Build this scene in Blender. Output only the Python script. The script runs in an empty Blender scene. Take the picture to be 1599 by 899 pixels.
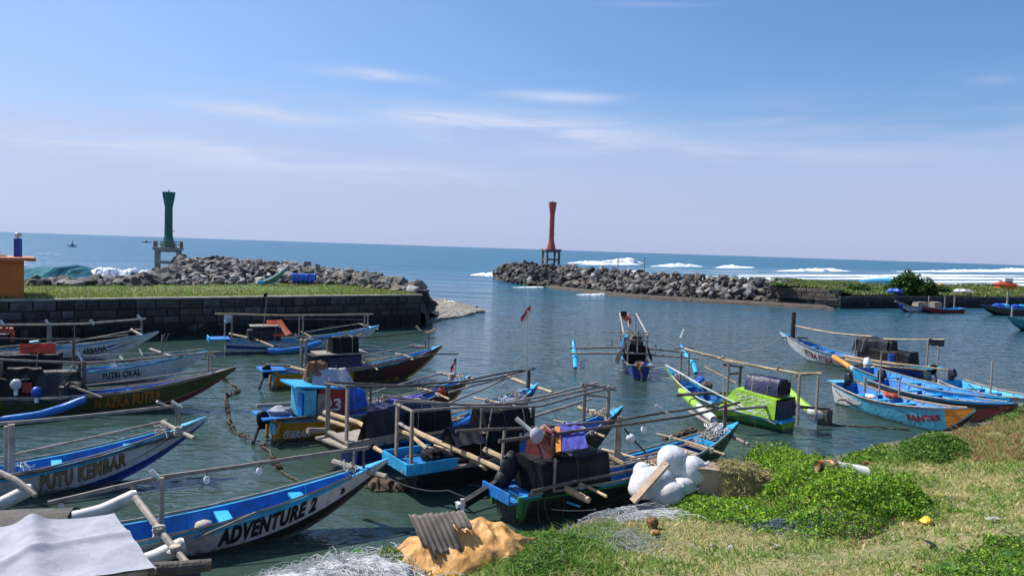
import bpy, bmesh, math, random
import numpy as np
from mathutils import Vector, Matrix, noise
R_ = random.Random(7)
SC = bpy.context.scene
COL = SC.collection
rad = math.radians

# ------------------------------------------------------------ camera
FPX, EYE = 1180.0, 5.5
roll, pitch = rad(1.86), math.atan(61.5/1180)
_R = Vector((1, 0, 0)); _F = Vector((0, math.cos(pitch), -math.sin(pitch))); _U = Vector((0, math.sin(pitch), math.cos(pitch)))
CX = math.cos(roll)*_R + math.sin(roll)*_U
CY = -math.sin(roll)*_R + math.cos(roll)*_U
cd = bpy.data.cameras.new('camera'); cam = bpy.data.objects.new('camera', cd); COL.objects.link(cam)
cam.matrix_world = Matrix(((CX.x, CY.x, -_F.x, 0), (CX.y, CY.y, -_F.y, 0), (CX.z, CY.z, -_F.z, EYE), (0, 0, 0, 1)))
cd.sensor_fit = 'HORIZONTAL'; cd.sensor_width = 36; cd.lens = FPX/1599*36
cd.clip_start = 0.1; cd.clip_end = 60000
SC.camera = cam
# ------------------------------------------------------------ light
SUN_AZ, SUN_EL = rad(-62), rad(50)       # azimuth measured from +Y towards +X
sdir = Vector((math.sin(SUN_AZ)*math.cos(SUN_EL), math.cos(SUN_AZ)*math.cos(SUN_EL), math.sin(SUN_EL)))
sl = bpy.data.lights.new('sun', 'SUN'); sl.energy = 4.9; sl.angle = rad(0.53); sl.color = (1, .955, .88)
so = bpy.data.objects.new('sun', sl); COL.objects.link(so)
so.rotation_euler = sdir.to_track_quat('Z', 'Y').to_euler()
SC.view_settings.view_transform = 'Standard'; SC.view_settings.look = 'None'
SC.view_settings.exposure = 0.38; SC.view_settings.gamma = 1
w = bpy.data.worlds.new('World'); SC.world = w; w.use_nodes = True
nt = w.node_tree; nt.nodes.clear()
def N(nt, typ, **k):
    n = nt.nodes.new(typ)
    for a, v in k.items(): setattr(n, a, v)
    return n
def M2(nt, op, a, b=None, c=None, clamp=False):
    n = nt.nodes.new('ShaderNodeMath'); n.operation = op; n.use_clamp = clamp
    for i, v in enumerate((a, b, c)):
        if v is None: continue
        if isinstance(v, (int, float)): n.inputs[i].default_value = v
        else: nt.links.new(v, n.inputs[i])
    return n.outputs[0]
def mixc(nt, f, a, b, mode='MIX'):
    n = nt.nodes.new('ShaderNodeMix'); n.data_type = 'RGBA'; n.blend_type = mode
    for s, v in ((n.inputs[0], f), (n.inputs[6], a), (n.inputs[7], b)):
        if isinstance(v, (int, float)): s.default_value = v
        elif isinstance(v, tuple): s.default_value = (*v[:3], 1)
        else: nt.links.new(v, s)
    return n.outputs[2]
def smooth(nt, v, a, b):
    n = nt.nodes.new('ShaderNodeMapRange'); n.interpolation_type = 'SMOOTHSTEP'
    nt.links.new(v, n.inputs[0]); n.inputs[1].default_value = a; n.inputs[2].default_value = b
    return n.outputs[0]
sky = N(nt, 'ShaderNodeTexSky', sky_type='NISHITA', sun_disc=False)
sky.sun_elevation = SUN_EL; sky.sun_rotation = SUN_AZ
sky.air_density = 1.0; sky.dust_density = 1.2; sky.ozone_density = 2.0; sky.altitude = 10
tc = N(nt, 'ShaderNodeTexCoord'); sp = N(nt, 'ShaderNodeSeparateXYZ'); nt.links.new(tc.outputs['Generated'], sp.inputs[0])
x, y, z = sp.outputs
az = M2(nt, 'ARCTAN2', x, y); el = M2(nt, 'ARCSINE', z)
SKYG = 0.118
skyc = mixc(nt, 1.0, sky.outputs[0], (SKYG*.56, SKYG*.74, SKYG*.96), 'MULTIPLY')
# thin high cloud: stretched noise in azimuth / elevation
cv = N(nt, 'ShaderNodeCombineXYZ'); nt.links.new(M2(nt, 'MULTIPLY', az, 3.2), cv.inputs[0]); nt.links.new(M2(nt, 'MULTIPLY', el, 26), cv.inputs[1])
n1 = N(nt, 'ShaderNodeTexNoise'); n1.inputs['Scale'].default_value = 1.5; n1.inputs['Detail'].default_value = 7; n1.inputs['Roughness'].default_value = .55; n1.inputs['Distortion'].default_value = .4
nt.links.new(cv.outputs[0], n1.inputs['Vector'])
nf = n1.outputs[0]
def wisp(a0, e0, wa, we, tilt=0.0):
    e_ = M2(nt, 'SUBTRACT', M2(nt, 'SUBTRACT', el, e0), M2(nt, 'MULTIPLY', M2(nt, 'SUBTRACT', az, a0), tilt))
    a2 = M2(nt, 'POWER', M2(nt, 'ABSOLUTE', M2(nt, 'DIVIDE', M2(nt, 'SUBTRACT', az, a0), wa)), 2.0)
    e2 = M2(nt, 'POWER', M2(nt, 'ABSOLUTE', M2(nt, 'DIVIDE', e_, we)), 2.0)
    return M2(nt, 'EXPONENT', M2(nt, 'MULTIPLY', M2(nt, 'ADD', a2, e2), -1.0))
def pxdir(px, py):
    d = (_F + (px-799.5)/FPX*CX - (py-449.5)/FPX*CY).normalized()
    return math.atan2(d.x, d.y), math.asin(d.z)
ws = None
for (px, py, wx, wy, s) in [(820, 203, 210, 26, 1.15), (600, 119, 90, 8, 1.0), (405, 176, 105, 12, 1.0), (880, 152, 95, 8, .8), (480, 150, 120, 8, .5), (700, 185, 90, 7, .8), (560, 262, 260, 16, .55), (1200, 240, 260, 14, .5), (1150, 160, 60, 5, .25), (1550, 125, 25, 6, .3), (330, 232, 80, 9, .9), (120, 222, 280, 20, 1.0), (1000, 3, 110, 6, .3)]:
    a0, e0 = pxdir(px, py)
    g = M2(nt, 'MULTIPLY', wisp(a0, e0, wx/FPX, wy/FPX, -.03), s)
    ws = g if ws is None else M2(nt, 'ADD', ws, g)
wmask = M2(nt, 'MULTIPLY', ws, smooth(nt, nf, .34, .60), clamp=True)
# high haze bank towards the horizon with an uneven top edge
e_n = M2(nt, 'ADD', el, M2(nt, 'MULTIPLY', M2(nt, 'SUBTRACT', nf, .5), .14))
hz = M2(nt, 'SUBTRACT', 1.0, M2(nt, 'ADD', M2(nt, 'MULTIPLY', smooth(nt, e_n, .03, .24), .6), M2(nt, 'MULTIPLY', smooth(nt, e_n, .125, .175), .4)))
veil = M2(nt, 'MULTIPLY', hz, .82)
azl = M2(nt, 'SUBTRACT', 1.0, smooth(nt, az, -1.2, .35))
hazec = mixc(nt, azl, (.385, .435, .645), (.425, .485, .69))
c1 = mixc(nt, M2(nt, 'MULTIPLY', azl, .62), skyc, (.31, .405, .66))
c1 = mixc(nt, veil, c1, hazec)
c1 = mixc(nt, wmask, c1, (.47, .53, .70))
bg = N(nt, 'ShaderNodeBackground'); nt.links.new(c1, bg.inputs[0]); bg.inputs[1].default_value = 1.0
wo = N(nt, 'ShaderNodeOutputWorld'); nt.links.new(bg.outputs[0], wo.inputs[0])

# ------------------------------------------------------------ pixel helpers
CAM = Vector((0, 0, EYE))
def ray(px, py): return _F + (px-799.5)/FPX*CX - (py-449.5)/FPX*CY
def P(px, py, z=0.0):
    d = ray(px, py); return CAM + d*((z-EYE)/d.z)
def PD(px, py, depth):
    d = ray(px, py); return CAM + d*(depth/d.y)
def proj(p):
    v = Vector(p)-CAM; f = v.dot(_F)
    return 799.5+FPX*v.dot(CX)/f, 449.5-FPX*v.dot(CY)/f
def lerp(a, b, t): return a+(b-a)*t
def interp(x, tab):
    if x <= tab[0][0]: return tab[0][1]
    for (a, b), (c, d) in zip(tab, tab[1:]):
        if x <= c: return b+(d-b)*(x-a)/(c-a)
    return tab[-1][1]
# ------------------------------------------------------------ mesh helpers
def tag(o, label=None, cat=None, group=None, kind=None):
    if label: o['label'] = label
    if cat: o['category'] = cat
    if group: o['group'] = group
    if kind: o['kind'] = kind
    return o
def empty(name, loc=(0, 0, 0), rz=0, **k):
    o = bpy.data.objects.new(name, None); COL.objects.link(o); o.location = loc; o.rotation_euler = (0, 0, rz)
    o.empty_display_size = .3
    return tag(o, **k)
class MB:
    def __init__(s): s.v = []; s.f = []; s.m = []
    def add(s, vs, fs, mi=0):
        b = len(s.v); s.v += [tuple(v) for v in vs]; s.f += [tuple(b+i for i in f) for f in fs]; s.m += [mi]*len(fs); return s
    def box(s, c, size, rz=0, mi=0, taper=1.0, R=None):
        hx, hy, hz = size[0]/2, size[1]/2, size[2]/2
        vs = [Vector((sx*hx*(taper if sz > 0 else 1), sy*hy*(taper if sz > 0 else 1), sz*hz)) for sz in (-1, 1) for sx, sy in ((-1, -1), (1, -1), (1, 1), (-1, 1))]
        M = R if R is not None else Matrix.Rotation(rz, 3, 'Z')
        vs = [M @ v+Vector(c) for v in vs]
        return s.add(vs, [(3, 2, 1, 0), (4, 5, 6, 7), (0, 1, 5, 4), (1, 2, 6, 5), (2, 3, 7, 6), (3, 0, 4, 7)], mi)
    def beam(s, a, b, w, h, mi=0, up=(0, 0, 1)):
        a, b = Vector(a), Vector(b); d = (b-a); L = d.length; d.normalize()
        u = Vector(up); sd = d.cross(u)
        if sd.length < 1e-3: sd = d.cross(Vector((1, 0, 0)))
        sd.normalize(); u = sd.cross(d)
        M = Matrix((d, sd, u)).transposed()
        return s.box((a+b)/2, (L, w, h), R=M, mi=mi)
    def tube(s, pts, r, n=7, mi=0, caps=True):
        pts = [Vector(p) for p in pts]; m = len(pts)
        rs = r if isinstance(r, (list, tuple)) else [r]*m
        vs = []; fs = []
        for i, p in enumerate(pts):
            d = (pts[min(i+1, m-1)]-pts[max(i-1, 0)]).normalized()
            a = d.cross(Vector((0, 0, 1)))
            if a.length < .05: a = d.cross(Vector((0, 1, 0)))
            a.normalize(); b = d.cross(a)
            for k in range(n):
                t = 2*math.pi*k/n; vs.append(p+(a*math.cos(t)+b*math.sin(t))*rs[i])
        for i in range(m-1):
            for k in range(n): fs.append((i*n+k, i*n+(k+1) % n, (i+1)*n+(k+1) % n, (i+1)*n+k))
        if caps: fs += [tuple(range(n)), tuple(reversed(range((m-1)*n, m*n)))]
        return s.add(vs, fs, mi)
    def grid(s, nu, nv, fn, mi=0, closed=False):
        vs = [fn(i/(nu-1), j/(nv-1)) for j in range(nv) for i in range(nu)]
        fs = [(j*nu+i, j*nu+i+1, (j+1)*nu+i+1, (j+1)*nu+i) for j in range(nv-1) for i in range(nu-1)]
        return s.add(vs, fs, mi)
    def lathe(s, prof, n=20, c=(0, 0, 0), mi=0):
        c = Vector(c); vs = []; fs = []
        for (r, z) in prof:
            for k in range(n):
                t = 2*math.pi*(k+.5)/n; vs.append(c+Vector((r*math.cos(t), r*math.sin(t), z)))
        for i in range(len(prof)-1):
            for k in range(n): fs.append((i*n+k, i*n+(k+1) % n, (i+1)*n+(k+1) % n, (i+1)*n+k))
        fs += [tuple(reversed(range(n))), tuple(range((len(prof)-1)*n, len(prof)*n))]
        return s.add(vs, fs, mi)
    def blob(s, c, r, seed=0, amp=.12, nu=12, nv=8, mi=0, sc=1.5, flat=None):
        c = Vector(c); vs = []; fs = []
        for j in range(nv+1):
            ph = math.pi*j/nv
            for i in range(nu):
                th = 2*math.pi*i/nu
                d = Vector((math.sin(ph)*math.cos(th), math.sin(ph)*math.sin(th), math.cos(ph)))
                k = 1+amp*2*noise.noise(d*sc+Vector((seed*3.1, seed*1.7, seed)))
                q = Vector((d.x*r[0]*k, d.y*r[1]*k, d.z*r[2]*k))
                if flat is not None and q.z < -flat: q.z = -flat
                vs.append(c+q)
        for j in range(nv):
            for i in range(nu): fs.append((j*nu+i, (j+1)*nu+i, (j+1)*nu+(i+1) % nu, j*nu+(i+1) % nu))
        return s.add(vs, fs, mi)
    def cowl(s, c, r, tilt=0.0, nu=16, nv=10, e=.55, mi=0):
        f = lambda t: math.copysign(abs(t)**e, t); M = Matrix.Rotation(-tilt, 3, 'Y'); vs = []; fs = []
        for j in range(nv+1):
            ph = math.pi*j/nv
            for i in range(nu):
                th = 2*math.pi*i/nu; zz = f(math.cos(ph)); k = 1-.18*zz
                vs.append(Vector(c)+M @ Vector((r[0]*f(math.sin(ph))*f(math.cos(th))*k, r[1]*f(math.sin(ph))*f(math.sin(th))*k, r[2]*zz)))
        for j in range(nv):
            for i in range(nu): fs.append((j*nu+i, (j+1)*nu+i, (j+1)*nu+(i+1) % nu, j*nu+(i+1) % nu))
        return s.add(vs, fs, mi)
    def build(s, name, mats, parent=None, smooth=False, kind=None, merge=False):
        me = bpy.data.meshes.new(name); me.from_pydata(s.v, [], s.f)
        if not isinstance(mats, (list, tuple)): mats = [mats]
        for m in mats: me.materials.append(m)
        if len(mats) > 1: me.polygons.foreach_set('material_index', s.m)
        if smooth: me.polygons.foreach_set('use_smooth', [True]*len(s.f))
        if merge:
            bm = bmesh.new(); bm.from_mesh(me); bmesh.ops.remove_doubles(bm, verts=bm.verts, dist=1e-4); bm.to_mesh(me); bm.free()
        me.update()
        o = bpy.data.objects.new(name, me); COL.objects.link(o)
        if parent: o.parent = parent
        if kind: o['kind'] = kind
        return o
def npmesh(name, verts, faces, mat, parent=None, colors=None, kind=None, smooth=False):
    """verts (n,3) array, faces (m,k) array of equal polygons"""
    me = bpy.data.meshes.new(name); nv, (nf_, k) = len(verts), faces.shape
    me.vertices.add(nv); me.vertices.foreach_set('co', np.asarray(verts, np.float32).ravel())
    me.loops.add(nf_*k); me.loops.foreach_set('vertex_index', faces.astype(np.int32).ravel())
    me.polygons.add(nf_); me.polygons.foreach_set('loop_start', np.arange(0, nf_*k, k, dtype=np.int32))
    if smooth: me.polygons.foreach_set('use_smooth', np.ones(nf_, bool))
    me.materials.append(mat)
    if colors is not None:
        a = me.color_attributes.new('tint', 'FLOAT_COLOR', 'POINT')
        c = np.ones((nv, 4), np.float32); c[:, :3] = colors; a.data.foreach_set('color', c.ravel())
    me.update(calc_edges=True); me.validate()
    o = bpy.data.objects.new(name, me); COL.objects.link(o)
    if parent: o.parent = parent
    if kind: o['kind'] = kind
    return o
# ------------------------------------------------------------ materials
def mat(name, c, rough=.6, c2=None, scale=6, det=4, lo=.4, hi=.65, bump=0, bscale=20, metal=0, stretch=None, spec=.5, dirt=0, dirtc=(.05, .045, .04), trans=0, objvar=0):
    m = bpy.data.materials.new(name); m.use_nodes = True; nt = m.node_tree
    b = nt.nodes['Principled BSDF']; b.inputs['Roughness'].default_value = rough; b.inputs['Metallic'].default_value = metal
    b.inputs['Specular IOR Level'].default_value = spec
    tc = N(nt, 'ShaderNodeTexCoord'); vec = tc.outputs['Object']
    if stretch:
        mp = N(nt, 'ShaderNodeMapping'); mp.inputs['Scale'].default_value = stretch; nt.links.new(vec, mp.inputs[0]); vec = mp.outputs[0]
    n = N(nt, 'ShaderNodeTexNoise'); n.inputs['Scale'].default_value = scale; n.inputs['Detail'].default_value = det; nt.links.new(vec, n.inputs['Vector'])
    if c2 is None: c2 = tuple(v*.72 for v in c)
    col = mixc(nt, smooth(nt, n.outputs[0], lo, hi), c, c2)
    if dirt:
        n2 = N(nt, 'ShaderNodeTexNoise'); n2.inputs['Scale'].default_value = scale*.6; n2.inputs['Detail'].default_value = 8; n2.inputs['Roughness'].default_value = .7; nt.links.new(tc.outputs['Object'], n2.inputs['Vector'])
        col = mixc(nt, M2(nt, 'MULTIPLY', smooth(nt, n2.outputs[0], .5, .72), dirt), col, dirtc)
    if objvar:
        oi = N(nt, 'ShaderNodeObjectInfo'); f = M2(nt, 'ADD', M2(nt, 'MULTIPLY', oi.outputs['Random'], 2*objvar), 1-objvar)
        cc = N(nt, 'ShaderNodeCombineColor'); [nt.links.new(f, cc.inputs[i]) for i in range(3)]
        col = mixc(nt, 1.0, col, cc.outputs[0], 'MULTIPLY')
    nt.links.new(col, b.inputs['Base Color'])
    if bump:
        nb = N(nt, 'ShaderNodeTexNoise'); nb.inputs['Scale'].default_value = bscale; nb.inputs['Detail'].default_value = 5; nt.links.new(vec, nb.inputs['Vector'])
        bp = N(nt, 'ShaderNodeBump'); bp.inputs['Strength'].default_value = bump; bp.inputs['Distance'].default_value = .05
        nt.links.new(nb.outputs[0], bp.inputs['Height']); nt.links.new(bp.outputs[0], b.inputs['Normal'])
    if trans:
        b.inputs['Transmission Weight'].default_value = 0
        tr = N(nt, 'ShaderNodeBsdfTranslucent'); nt.links.new(col, tr.inputs[0]); ms = N(nt, 'ShaderNodeMixShader'); ms.inputs[0].default_value = trans
        nt.links.new(b.outputs[0], ms.inputs[1]); nt.links.new(tr.outputs[0], ms.inputs[2]); nt.links.new(ms.outputs[0], nt.nodes['Material Output'].inputs[0])
    return m
def tintmat(name, rough=.6, trans=.3, spec=.3):
    m = bpy.data.materials.new(name); m.use_nodes = True; nt = m.node_tree
    b = nt.nodes['Principled BSDF']; b.inputs['Roughness'].default_value = rough; b.inputs['Specular IOR Level'].default_value = spec
    a = N(nt, 'ShaderNodeAttribute', attribute_name='tint'); nt.links.new(a.outputs[0], b.inputs['Base Color'])
    tr = N(nt, 'ShaderNodeBsdfTranslucent'); nt.links.new(a.outputs[0], tr.inputs[0]); ms = N(nt, 'ShaderNodeMixShader'); ms.inputs[0].default_value = trans
    nt.links.new(b.outputs[0], ms.inputs[1]); nt.links.new(tr.outputs[0], ms.inputs[2]); nt.links.new(ms.outputs[0], nt.nodes['Material Output'].inputs[0])
    return m
def paint(name, c, dirt=.35, rough=.45):
    m = mat(name, c, rough, tuple(v*.74+.01 for v in c), 2.5, 7, .35, .7, .35, 9, dirt=dirt+.15); nt = m.node_tree; b = nt.nodes['Principled BSDF']
    src = b.inputs['Base Color'].links[0].from_socket; tc = N(nt, 'ShaderNodeTexCoord'); sp = N(nt, 'ShaderNodeSeparateXYZ'); nt.links.new(tc.outputs['Object'], sp.inputs[0])
    mp = N(nt, 'ShaderNodeMapping'); mp.inputs['Scale'].default_value = (7, 7, .8); nt.links.new(tc.outputs['Object'], mp.inputs[0])
    n = N(nt, 'ShaderNodeTexNoise'); n.inputs['Scale'].default_value = 1.6; n.inputs['Detail'].default_value = 6; nt.links.new(mp.outputs[0], n.inputs['Vector'])
    col = mixc(nt, M2(nt, 'MULTIPLY', smooth(nt, n.outputs[0], .52, .70), .45), src, tuple(v*.35+.03 for v in c))
    n2 = N(nt, 'ShaderNodeTexNoise'); n2.inputs['Scale'].default_value = 22; n2.inputs['Detail'].default_value = 3; nt.links.new(tc.outputs['Object'], n2.inputs['Vector'])
    col = mixc(nt, M2(nt, 'MULTIPLY', smooth(nt, n2.outputs[0], .66, .72), .55), col, (.30, .29, .27))
    zz = M2(nt, 'ADD', sp.outputs[2], M2(nt, 'MULTIPLY', n.outputs[0], -.16)); col = mixc(nt, M2(nt, 'MULTIPLY', M2(nt, 'SUBTRACT', 1.0, smooth(nt, zz, -.04, .05)), .8), col, (.05, .055, .035))
    nt.links.new(col, b.inputs['Base Color']); return m
T = dict(
 blue=paint('blue_paint', (.012, .20, .62)), lblue=paint('light_blue_paint', (.02, .42, .80), .2), dblue=paint('dark_blue_paint', (.012, .04, .25)),
 white=paint('white_paint', (.70, .72, .72), .3), grey=paint('grey_paint', (.56, .58, .58), .25), black=paint('black_paint', (.012, .013, .014), .2),
 bottle=paint('bottle_green_paint', (.008, .022, .014), .2), yellow=paint('yellow_paint', (.62, .30, .015)), green=paint('green_paint', (.03, .22, .05)), olive=paint('olive_paint', (.055, .075, .012)),
 lime=paint('lime_paint', (.33, .62, .045), .2), red=paint('red_paint', (.40, .02, .015)), maroon=paint('maroon_paint', (.13, .018, .015)),
 brownhull=paint('brown_hull_paint', (.07, .035, .02)), teal=paint('teal_paint', (.02, .30, .36)), skyb=paint('sky_blue_paint', (.10, .50, .72), .25), orange=paint('orange_paint', (.75, .27, .02), .2),
 gold=mat('gold_lettering', (.34, .21, .10), .5), ltwhite=mat('white_lettering', (.75, .75, .75), .5), ltblack=mat('black_lettering', (.01, .01, .012), .5), ltorange=mat('orange_lettering', (.40, .13, .01), .5), ltred=mat('red_lettering', (.25, .01, .02), .5),
 bamboo=mat('weathered_bamboo', (.50, .36, .19), .55, (.33, .23, .13), 5, 5, .35, .7, .3, 30, stretch=(1, 1, 1), objvar=.2),
 gbamboo=mat('grey_bamboo', (.33, .28, .23), .65, (.19, .16, .13), 5, 5, .35, .7, .3, 30, objvar=.25),
 dbamboo=mat('dark_bamboo', (.12, .095, .075), .7, (.055, .045, .04), 5, 5, .35, .7, .3, 30, objvar=.25),
 wood=mat('grey_wood', (.34, .29, .24), .75, (.20, .17, .14), 4, 6, .35, .7, .4, 25, stretch=(1, 6, 6), objvar=.2),
 dwood=mat('dark_wood', (.10, .085, .07), .75, (.05, .04, .035), 4, 6, .35, .7, .4, 25, objvar=.2),
 plank=mat('pale_plank', (.40, .30, .21), .75, (.27, .20, .14), 3, 6, .35, .7, .4, 20, stretch=(2, 2, 2)),
 pvc=mat('white_pipe', (.62, .62, .58), .45, (.40, .41, .36), 3, 6, .45, .75, dirt=.4, dirtc=(.12, .16, .12)),
 btarp=mat('black_tarp', (.004, .0045, .006), .6, (.009, .0095, .012), 3, 5, .4, .65, .9, 3.5, spec=.22, stretch=(1, 1, .5)),
 gtarp=mat('charcoal_tarp', (.022, .024, .032), .6, (.012, .013, .018), 5, 5, .4, .65, .7, 4, spec=.3, stretch=(1, 1, .5)),
 navy=mat('navy_tarp', (.02, .025, .085), .5, (.012, .014, .05), 4, 5, .4, .65, .5, 9), purple=mat('violet_cloth', (.085, .085, .42), .7, (.06, .06, .30), 6, 5, .4, .65, .4, 15),
 rtarp=mat('red_orange_tarp', (.62, .10, .045), .5, (.45, .07, .035), 4, 5, .4, .65, .5, 9, trans=.35), wtarp=mat('white_tarp', (.36, .365, .42), .8, (.30, .305, .36), 2, 5, .4, .65, .3, 5, dirt=.15, dirtc=(.3, .3, .33)),
 otarp=mat('orange_tarp', (.78, .40, .11), .6, (.62, .30, .08), 3, 7, .35, .7, .9, 5, stretch=(1, .45, 1), dirt=.45, dirtc=(.42, .25, .12), trans=.15),
 bltarp=mat('blue_tarp', (.02, .12, .62), .45, (.015, .07, .38), 4, 5, .4, .65, .5, 9), rope=mat('pale_rope', (.50, .45, .36), .85, (.36, .31, .24), 40, 3), drope=mat('weedy_rope', (.13, .085, .05), .9, (.06, .04, .028), 9, 5, bump=.8, bscale=30),
 metal=mat('engine_metal', (.22, .22, .23), .4, (.10, .10, .11), 8, metal=.7), engine=mat('engine_cowl', (.02, .022, .03), .3), rubber=mat('black_rubber', (.015, .015, .015), .7), foam=mat('white_buoy', (.75, .75, .74), .5, (.6, .6, .58), 5),
 conc=mat('concrete', (.40, .36, .30), .85, (.24, .22, .19), 2, 8, .35, .7, .5, 12, dirt=.5, dirtc=(.12, .11, .10)), dconc=mat('old_concrete', (.20, .17, .14), .85, (.11, .095, .08), 2, 8, .35, .7, .5, 12, dirt=.5),
 twg=mat('green_tower_paint', (.012, .16, .115), .5, (.01, .10, .08), .8, 8, .4, .7, .3, 6, dirt=.6, dirtc=(.03, .05, .045)), twr=mat('red_tower_paint', (.50, .085, .065), .55, (.38, .07, .055), .8, 8, .4, .7, .3, 6, dirt=.4, dirtc=(.22, .07, .06)),
 rail=mat('rusty_rail', (.20, .12, .08), .8, (.12, .06, .04), 20), hut=mat('orange_wall_paint', (.62, .165, .03), .8, (.54, .14, .028), 1.2, 6, .35, .7, .2, 20), hroof=mat('hut_roof_paint', (.60, .20, .07), .7), pblue=mat('blue_pillar_paint', (.015, .07, .42), .5), glass=mat('globe_glass', (.55, .58, .60), .15),
 sack=mat('white_sack', (.68, .69, .70), .6, (.56, .57, .59), 3, 6, .4, .65, .6, 6, dirt=.25, dirtc=(.40, .37, .32), trans=.08), box=mat('pale_brown_box', (.46, .33, .22), .8, (.38, .27, .18), 2, 5, dirt=.2), husk=mat('coconut_husk', (.26, .12, .05), .85, (.12, .055, .03), 12, 6, bump=.8, bscale=40),
 corr=mat('grey_roofing', (.20, .165, .135), .85, (.11, .095, .08), 3, 7, .35, .7, .12, 40, dirt=.4, dirtc=(.28, .26, .23)), skin=mat('skin', (.30, .15, .09), .6))
for k_, sc_ in (('wtarp', 2.2), ('otarp', 3.5), ('sack', 5)):        # thin crease lines worn into sheets
    nt_ = T[k_].node_tree; b_ = nt_.nodes['Principled BSDF']; src = b_.inputs['Base Color'].links[0].from_socket; tc_ = N(nt_, 'ShaderNodeTexCoord')
    n_ = N(nt_, 'ShaderNodeTexNoise'); n_.inputs['Scale'].default_value = sc_; n_.inputs['Detail'].default_value = 4; n_.inputs['Distortion'].default_value = .8; nt_.links.new(tc_.outputs['Object'], n_.inputs['Vector'])
    ln = smooth(nt_, M2(nt_, 'ABSOLUTE', M2(nt_, 'SUBTRACT', n_.outputs[0], .5)), .0, .012)
    cr = mixc(nt_, ln, tuple(v*.62 for v in b_.inputs['Base Color'].default_value[:3]) if False else (.22, .21, .22), src); nt_.links.new(mixc(nt_, .55, src, cr), b_.inputs['Base Color'])

# ------------------------------------------------------------ water: one sheet to the horizon
def water_mat():
    m = bpy.data.materials.new('sea_water'); m.use_nodes = True; nt = m.node_tree; b = nt.nodes['Principled BSDF']
    geo = N(nt, 'ShaderNodeNewGeometry'); sp = N(nt, 'ShaderNodeSeparateXYZ'); nt.links.new(geo.outputs['Position'], sp.inputs[0])
    far = smooth(nt, sp.outputs[1], 25, 130)
    n0 = N(nt, 'ShaderNodeTexNoise'); n0.inputs['Scale'].default_value = .05; n0.inputs['Detail'].default_value = 4; nt.links.new(geo.outputs['Position'], n0.inputs['Vector'])
    near = mixc(nt, smooth(nt, n0.outputs[0], .35, .65), (.040, .066, .048), (.028, .060, .058))
    sea = mixc(nt, smooth(nt, n0.outputs[0], .35, .65), (.012, .115, .175), (.010, .090, .165))
    mpf = N(nt, 'ShaderNodeMapping'); mpf.inputs['Scale'].default_value = (.035, .16, 1); mpf.inputs['Rotation'].default_value = (0, 0, -.06); nt.links.new(geo.outputs['Position'], mpf.inputs[0])
    nfm = N(nt, 'ShaderNodeTexNoise'); nfm.inputs['Scale'].default_value = 1.0; nfm.inputs['Detail'].default_value = 8; nfm.inputs['Roughness'].default_value = .6; nfm.inputs['Distortion'].default_value = .6; nt.links.new(mpf.outputs[0], nfm.inputs['Vector'])
    shore = M2(nt, 'SUBTRACT', 1.0, smooth(nt, M2(nt, 'SUBTRACT', sp.outputs[1], M2(nt, 'MULTIPLY', sp.outputs[0], .75)), 110, 330)); reg = M2(nt, 'MULTIPLY', M2(nt, 'MULTIPLY', shore, smooth(nt, sp.outputs[1], 118, 130)), smooth(nt, sp.outputs[0], 15, 60))
    fm = smooth(nt, M2(nt, 'ADD', nfm.outputs[0], M2(nt, 'MULTIPLY', reg, .02)), .52, .62); fm = M2(nt, 'MULTIPLY', fm, reg)
    basec = mixc(nt, far, near, sea); nt.links.new(mixc(nt, fm, basec, (.72, .76, .78)), b.inputs['Base Color'])
    b.inputs['IOR'].default_value = 1.33; b.inputs['Specular IOR Level'].default_value = .5
    nt.links.new(M2(nt, 'ADD', M2(nt, 'MULTIPLY', smooth(nt, sp.outputs[1], 30, 200), .22), .06), b.inputs['Roughness'])
    def nz(scale, sx, sy, det, rot=0.0):
        mp = N(nt, 'ShaderNodeMapping'); mp.inputs['Scale'].default_value = (sx, sy, 1); mp.inputs['Rotation'].default_value = (0, 0, rot); nt.links.new(geo.outputs['Position'], mp.inputs[0])
        n = N(nt, 'ShaderNodeTexNoise'); n.inputs['Scale'].default_value = scale; n.inputs['Detail'].default_value = det; n.inputs['Roughness'].default_value = .55; nt.links.new(mp.outputs[0], n.inputs['Vector']); return n.outputs[0]
    a = M2(nt, 'MULTIPLY', nz(2.4, .55, 1.2, 3, .35), .06)
    c = M2(nt, 'MULTIPLY', nz(.75, .6, 1.3, 3, -.25), .16)
    d = M2(nt, 'MULTIPLY', M2(nt, 'MULTIPLY', nz(.09, .35, 1.6, 5, .05), 2.6), smooth(nt, sp.outputs[1], 50, 120))
    h = M2(nt, 'ADD', M2(nt, 'ADD', a, c), d)
    bp = N(nt, 'ShaderNodeBump'); bp.inputs['Strength'].default_value = 1.0; bp.inputs['Distance'].default_value = 1.0
    nt.links.new(h, bp.inputs['Height']); nt.links.new(bp.outputs[0], b.inputs['Normal'])
    return m
WATER = water_mat()
mb = MB(); mb.add([(-30000, -300, 0), (30000, -300, 0), (30000, 50000, 0), (-30000, 50000, 0)], [(0, 1, 2, 3)])
tag(mb.build('water', WATER), kind='structure')

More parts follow.
